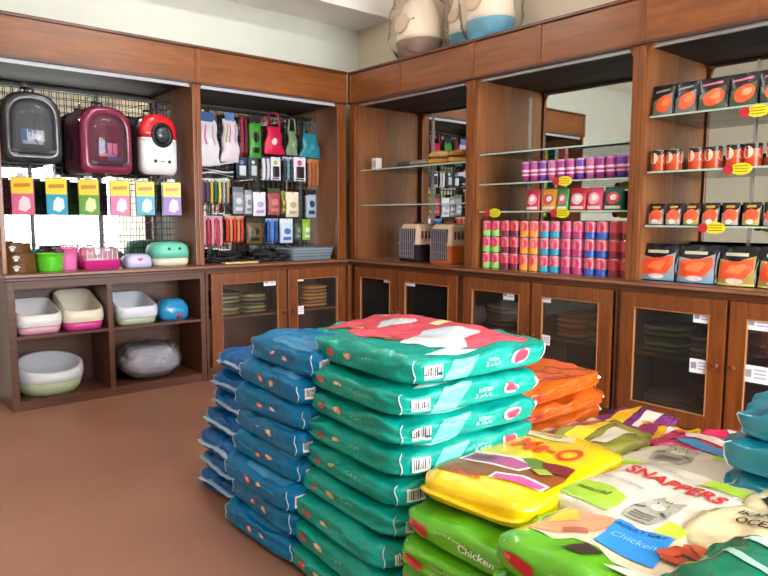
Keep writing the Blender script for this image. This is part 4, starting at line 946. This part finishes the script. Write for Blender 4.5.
def build_right():
    # corner case: crates
    def crate(u, label, low, rz=0):
        r = thing('pet_crate', label, 'pet crate', Rw(u, .20, .89), ROTR + rz, 'small pet crates on the right worktop')
        w, d, h = .235, .24, .31
        rr = lambda w, d, rd, z, n=4: [(sx * (w / 2 - rd) + rd * math.cos(a), sy * (d / 2 - rd) + rd * math.sin(a), z) for (sx, sy, a0) in ((1, 1, 0), (-1, 1, PI / 2), (-1, -1, PI), (1, -1, 3 * PI / 2)) for a in [a0 + PI / 2 * i / n for i in range(n + 1)]]
        MB().loft([rr(w * .93, d * .93, .03, 0), rr(w, d, .03, .015), rr(w, d, .03, h * .45), rr(w * 1.03, d * 1.03, .03, h * .46)], low).build('base', r)
        MB().loft([rr(w * 1.03, d * 1.03, .03, h * .46), rr(w * 1.03, d * 1.03, .03, h * .5), rr(w * .97, d * .97, .03, h * .54), rr(w * .93, d * .93, .04, h * .9), rr(w * .8, d * .8, .04, h)], M('#d9b79c', .45)).build('upper_shell', r)
        MB().box(-w * .36, w * .36, -d / 2 - .006, -d / 2 + .02, .03, h * .88, M('#1d1820', .6)).build('door_opening', r)
        g = MB()
        for k in range(8): x = -w * .34 + w * .68 * k / 7; g.box(x - .003, x + .003, -d / 2 - .012, -d / 2 - .006, .03, h * .88, M('#8a8490', .35))
        for z in (.05, h * .3, h * .55, h * .84): g.box(-w * .36, w * .36, -d / 2 - .014, -d / 2 - .008, z - .002, z + .002, M('#8a8490', .35))
        g.build('grille_door', r)
        v = MB()
        for k in range(4): v.box(w / 2 * .98 - .004, w / 2 * .985 + .004, -.07 + .04 * k, -.055 + .04 * k, h * .62, h * .82, M('#5a4438', .6))
        v.build('vent_slots', r)
        MB().tube([(-.05, 0, h - .005), (-.04, 0, h + .012), (.04, 0, h + .012), (.05, 0, h - .005)], .007, low, 6).build('handle', r)
    crate(.665, 'beige pet crate with dark base in the corner case', M('#2c262c', .5)); crate(1.03, 'beige pet crate with orange base, right of the dark one', M('#e07a3c', .4))
    # corner case: upper shelf packs
    def box_item(name, cat, label, u, d, z, w, dep, h, m, m2, group=None):
        t = thing(name, label, cat, Rw(u, d, z), ROTR, group); MB().box(-w / 2, w / 2, -dep / 2, dep / 2, 0, h, m, .003).build('box_body', t)
        MB().box(-w * .38, w * .38, -dep / 2 - .001, -dep / 2 + .001, h * .2, h * .8, m2).build('printed_panel', t)
    box_item('supplement_carton', 'carton', 'white carton with red print at the left end of the glass shelf', .21, .13, 1.66, .065, .06, .10, WHITEP, M('#d8b8b0', .4))
    for k, (u, c1, nm) in enumerate([(.60, '#5a4a44', 'dark brown'), (.74, '#8a7a74', 'grey brown'), (.95, '#b8803c', 'golden tan'), (1.16, '#c09048', 'honey brown')]):
        mb = MB(); f = bag_f(.19, .22, .055, 201 + k, 4, .8); body(mb, f, M(c1, .35), 10); o = mb.build('snack_pack', None, Rw(u, .17 + .01 * k, 1.66), (0, 0, .2 * (k - 1))); tag(o, '%s flat snack pack lying on the upper glass shelf above the crates' % nm, 'snack pack', 'snack packs on the glass shelf above the crates')
        if k > 1:
            mb = MB(); f = bag_f(.18, .21, .05, 211 + k, 4, .8); body(mb, f, M('#caa468' if k == 2 else '#a87a3c', .35), 10); o = mb.build('snack_pack', None, Rw(u + .01, .18, 1.713), (0, 0, -.2)); tag(o, '%s snack pack lying on top of another on the upper glass shelf' % ('straw coloured' if k == 2 else 'ochre'), 'snack pack', 'snack packs on the glass shelf above the crates')
    # middle case: cans three high
    kinds = [('#e87a94', '#d8284c', '#8fd468', 'pink and lime green'), ('#e06a80', '#c8203c', '#7a2440', 'rose and maroon'), ('#ec8a7c', '#d83848', '#eea03c', 'salmon and orange'),
             ('#e88ca4', '#d83a54', '#2f9fc4', 'pink and sky blue'), ('#e87a9c', '#d02c54', '#b8407c', 'pink and magenta'), ('#e08098', '#cc3048', '#2a5cc0', 'pink and royal blue'), ('#c85058', '#b8242c', '#8a2c34', 'red and dark red')]
    us = [1.545, 1.632, 1.728, 1.814, 1.90, 1.985, 2.07, 2.155, 2.24, 2.325, 2.412, 2.498, 2.585]
    ys = [1.51, 1.592, 1.679, 1.760, 1.846, 1.927, 2.012, 2.094, 2.182, 2.265, 2.355, 2.438, 2.526, 2.607]
    lev = ['bottom', 'middle', 'top']
    for i in range(14):
        kd = kinds[min(6, i // 2)]
        pr = None
        for L in range(3):
            side = ('left' if i % 2 == 0 else 'right')
            lab = '%s food can, %s one of the %s column' % (kd[3], lev[L], side)
            loc = Rw(ys[i], .10, .89 + .1145 * L); rz = ROTR + random.uniform(-.3, .3)
            if pr is None:
                pr = can_proto('food_can', lab, 'food can', .0385, .114, kd[0], kd[1], kd[2], 'food cans stacked three high'); pr.location = loc; pr.rotation_euler = (0, 0, rz)
            else: dup(pr, loc, rz, lab)
    # middle case: purple cups row
    cup = None; hues = [('#a83c8c', 'violet'), ('#c4489a', 'magenta'), ('#7c4cb0', 'purple'), ('#d06a98', 'pink')]
    ordn = ['first', 'second', 'third', 'fourth', 'fifth', 'sixth', 'seventh', 'eighth', 'ninth', 'tenth', 'eleventh', 'twelfth']
    for i in range(12):
        u = 1.825 + i * .071
        t = thing('snack_cup', '%s snack cup, %s from the left on the shelf above the multipacks' % (hues[i % 4][1], ordn[i]), 'snack cup', Rw(u, .12, 1.49), ROTR, 'purple snack cups in a row')
        c = hues[i % 4][0]
        MB().lathe([(.026, 0), (.030, .06), (.034, .125), (.033, .13)], M(c, .3), 16).build('cup_body', t)
        MB().lathe([(.0345, .126), (.0345, .136), (.02, .14)], M('#c9a4d4', .3), 16).build('lid', t)
        a = MB(); a.lathe([(.0315, .045), (.0335, .085)], M('#f0d8e4', .4), 16, cap0=False, cap1=False); a.lathe([(.0338, .055), (.0338, .07)], M('#c83c84', .4), 16, cap0=False, cap1=False); a.build('printed_panel', t)
    # middle case: multipack pouches on the lower shelf
    mp = [(1.90, .11, '#c8284c', '#e8a8b8', 'crimson'), (2.03, .12, '#e09a24', '#c84a4c', 'amber'), (2.135, .09, '#4c9a50', '#d86a7c', 'green'), (2.25, .12, '#c82840', '#f0c8cc', 'scarlet'), (2.37, .11, '#d8486a', '#e8b0bc', 'rose'), (2.50, .13, '#24625a', '#d04450', 'dark teal')]
    def stand_pouch(name, cat, label, u, z, w, h, d, m, dec, group, y=.11, n=12, rz=0):
        t = thing(name, label, cat, Rw(u, y, z), ROTR + rz, group)
        f = pouch_f(w, d, h, u * 7); b = MB(); body(b, f, m, n); b.build('pouch_body', t)
        a = MB()
        for pts, c, off in dec: decal(a, f, '-y', P2(pts), M(c, .32), .2, off)
        a.build('printed_panel', t)
        return t, f
    for u, w, c1, c2, nm in mp:
        stand_pouch('multipack_pouch', 'food pouch', '%s multipack food pouch on the glass shelf right above the cans' % nm, u, 1.297, w, .145, .06, M(c1, .3), [(ell(0, .05, .7, .5), c2, .002), (ell(.1, .1, .35, .25), '#f4ecec', .0035), (rect(-.8, .8, -.85, -.6), '#e8d8c8', .002)], 'multipack food pouches')
    # right case: top shelf of tall black pouches
    for i, (u, w) in enumerate([(2.79, .135), (2.92, .135), (3.065, .17), (3.22, .155), (3.37, .155), (3.52, .155)]):
        t, f = stand_pouch('salmon_food_pouch', 'food pouch', 'tall black salmon food pouch, %s from the left on the highest shelf' % ordn[i], u, 1.825, w, .175, .07, M('#17181c', .25),
            [([(-.8, -.9), (-.85, .0), (-.2, .2), (.85, .45), (.85, -.9)], '#4a5440' if i > 1 else '#6e6c66', .002), (ell(.15, -.22, .68, .5, rot=.4), '#e85a2c', .0035), (ell(.3, -.15, .35, .2, rot=.4), '#f4824c', .005), ([(-.7, .5), (.6, .6), (.6, .72), (-.7, .64)], '#c86a8c' if i > 1 else '#8a8c8c', .002)], 'black salmon pouches on the highest shelf')
    # right case: second shelf cans
    pr = None
    for i, u in enumerate([2.775, 2.865, 2.99, 3.08, 3.19, 3.28, 3.39, 3.48]):
        lab = 'black and orange salmon food can, %s from the left on the second shelf' % ordn[i]
        if pr is None: pr = can_proto('salmon_food_can', lab, 'food can', .0435, .122, '#e4582c', '#f6d6c0', '#c8451e', 'salmon food cans on the second shelf', '#d8d0cc'); pr.location = Rw(u, .11, 1.515); pr.rotation_euler = (0, 0, -.35)
        else: dup(pr, Rw(u, .11, 1.515), -.35 + random.uniform(-.15, .15), lab)
    # right case: third shelf small pouches
    for i, u in enumerate([2.775, 2.877, 2.98, 3.083, 3.187, 3.292, 3.397, 3.50]):
        stand_pouch('salmon_tray', 'food tray', 'small black salmon food pouch, %s from the left on the lowest glass shelf' % ordn[i], u, 1.21, .095, .125, .05, M('#1a1718', .25),
            [([(-.85, -.9), (-.9, .1), (.0, .05), (.85, .5), (.85, -.9)], '#b8aca4' if i % 3 < 2 else '#b8a44c', .002), (ell(.05, -.1, .8, .55), '#e85a34', .0035), (ell(.0, -.62, .4, .2), '#f2e4dc', .005), (rect(-.5, .5, .55, .75), '#b8943c', .002)], 'small salmon pouches on the lowest glass shelf', n=10)
    # right case: big pouches on the worktop
    for i, (u, w) in enumerate([(2.80, .24), (3.02, .24), (3.235, .22), (3.44, .22), (3.66, .22)]):
        stand_pouch('salmon_food_pouch', 'food pouch', 'big black pouch with salmon fillet picture, %s from the left on the worktop' % ordn[i], u, .89, w, .215, .11, M('#15161c', .22),
            [([(-.85, -.94), (-.85, .35), (.0, .2), (.85, .55), (.85, -.94)], '#8a97a4' if i < 2 else '#a8924a', .002), ([(-.8, -.6), (-.7, .2), (.1, .25), (.75, .4), (.8, -.1), (.5, -.55), (-.2, -.66)], '#ea5226', .0035),
             ([(-.5, -.3), (-.3, .0), (.4, .15), (.5, .0), (.2, -.4)], '#f47a48', .005), (ell(.0, -.72, .4, .14), '#e8c8c4', .005), (rect(-.6, .5, .5, .66), '#c8c2a8', .002), (rect(-.85, .85, -.94, -.84), '#5c9cc0' if i < 2 else '#d8cc6c', .004)], 'big salmon pouches on the worktop', y=.13, n=16)
    for u, z, lab in [(1.60, 1.285, 'yellow price tag above the lime green cans'), (2.17, 1.485, 'yellow price tag on the shelf of the purple snack cups'), (2.16, 1.282, 'yellow price tag in the middle, right above the sky blue cans'),
                      (3.235, 1.505, 'yellow price tag on the shelf of the salmon cans'), (3.12, 1.20, 'yellow price tag on the shelf of the small salmon pouches'), (3.30, 1.79, 'yellow price tag on the shelf of the tall black pouches')]: price_tag(u, z, lab)
    # on top of the right cases: wrapped litter houses
    def house(u, label, base, w, dz=.5, d=.16, seed=0):
        t = thing('cat_litter_house', label, 'cat litter house', Rw(u, d, 2.49), ROTR, 'wrapped litter houses on top of the cases')
        MB().lathe([(w * .40, 0), (w * .46, .02), (w * .5, .13), (w * .52, .14), (w * .52, .15)], base, 32, sy=.8).build('base_tub', t)
        MB().lathe([(w * .51, .15), (w * .50, .19), (w * .44, .34), (w * .34, .44), (w * .18, .49), (.01, .5)], M('#fff4e2', .4), 32, sy=.8).build('dome', t)
        T = Matrix.Translation((-w * .10, -w * .37, .28)) @ Matrix.Rotation(PI / 2 - .25, 4, 'X')
        MB().lathe([(w * .2, 0), (w * .2, .008), (w * .17, .012)], M('#e4cfb4', .5), 24, T=T).build('entrance', t)
        f = bag_f(w * 1.12, w * .95, .54, seed, 4, 4); b = MB(); body(b, f, clear('#fbf8f4', .10, .15, 1.12), 16); b.build('plastic_wrap', t)
    house(.70, 'wrapped cream domed litter house with brownish base, left end on top of the case', M('#8a6a5c', .4), .40, seed=3)
    house(1.09, 'wrapped cream domed litter house with teal base between the other two', M('#4a98b4', .4), .28, d=.28, seed=4)
    house(1.44, 'wrapped cream domed litter house with light blue base, rightmost', M('#5cb4dc', .35), .37, seed=5)

# ================================================================== CAMERA, LIGHT, RUN
def camera():
    cd = bpy.data.cameras.new('camera'); cam = bpy.data.objects.new('camera', cd); COL.objects.link(cam); SC.camera = cam
    yaw, pit, roll, f = 8.65509353e-01, 1.04645212e-01, 2.55986819e-03, 669.267627
    cd.sensor_width = 36; cd.lens = f / 768 * 36; cd.clip_start = .05
    F = Vector((math.cos(yaw) * math.cos(pit), math.sin(yaw) * math.cos(pit), -math.sin(pit)))
    R = Vector((math.sin(yaw), -math.cos(yaw), 0)); U = R.cross(F)
    R2 = R * math.cos(roll) + U * math.sin(roll); U2 = -R * math.sin(roll) + U * math.cos(roll)
    m = Matrix((R2, U2, -F)).transposed().to_4x4(); m.translation = Vector((-3.62377083, -4.72090455, 1.25)); cam.matrix_world = m
def light():
    w = bpy.data.worlds.new('daylight'); SC.world = w; w.use_nodes = True
    bg = w.node_tree.nodes['Background']; bg.inputs[0].default_value = (.93, .96, 1, 1); bg.inputs[1].default_value = WORLD
    pl = bpy.data.lights.new('doorway_daylight', 'AREA'); pl.shape = 'RECTANGLE'; pl.size = 3.2; pl.size_y = 2.5; pl.cycles.is_portal = True
    po = bpy.data.objects.new('doorway_daylight', pl); COL.objects.link(po); po.location = (-1.4, -6.5, 1.27); po.rotation_euler = (PI / 2, 0, 0)
    vs = SC.view_settings; vs.view_transform = 'Standard'; vs.look = 'None'; vs.gamma = 1; vs.use_curve_mapping = False; vs.exposure = EXPO
WORLD = 12.0; EXPO = .48
build_room(); build_bases(); build_uppers(); build_left_case(); build_hanging(); build_right(); build_bags(); camera(); light()
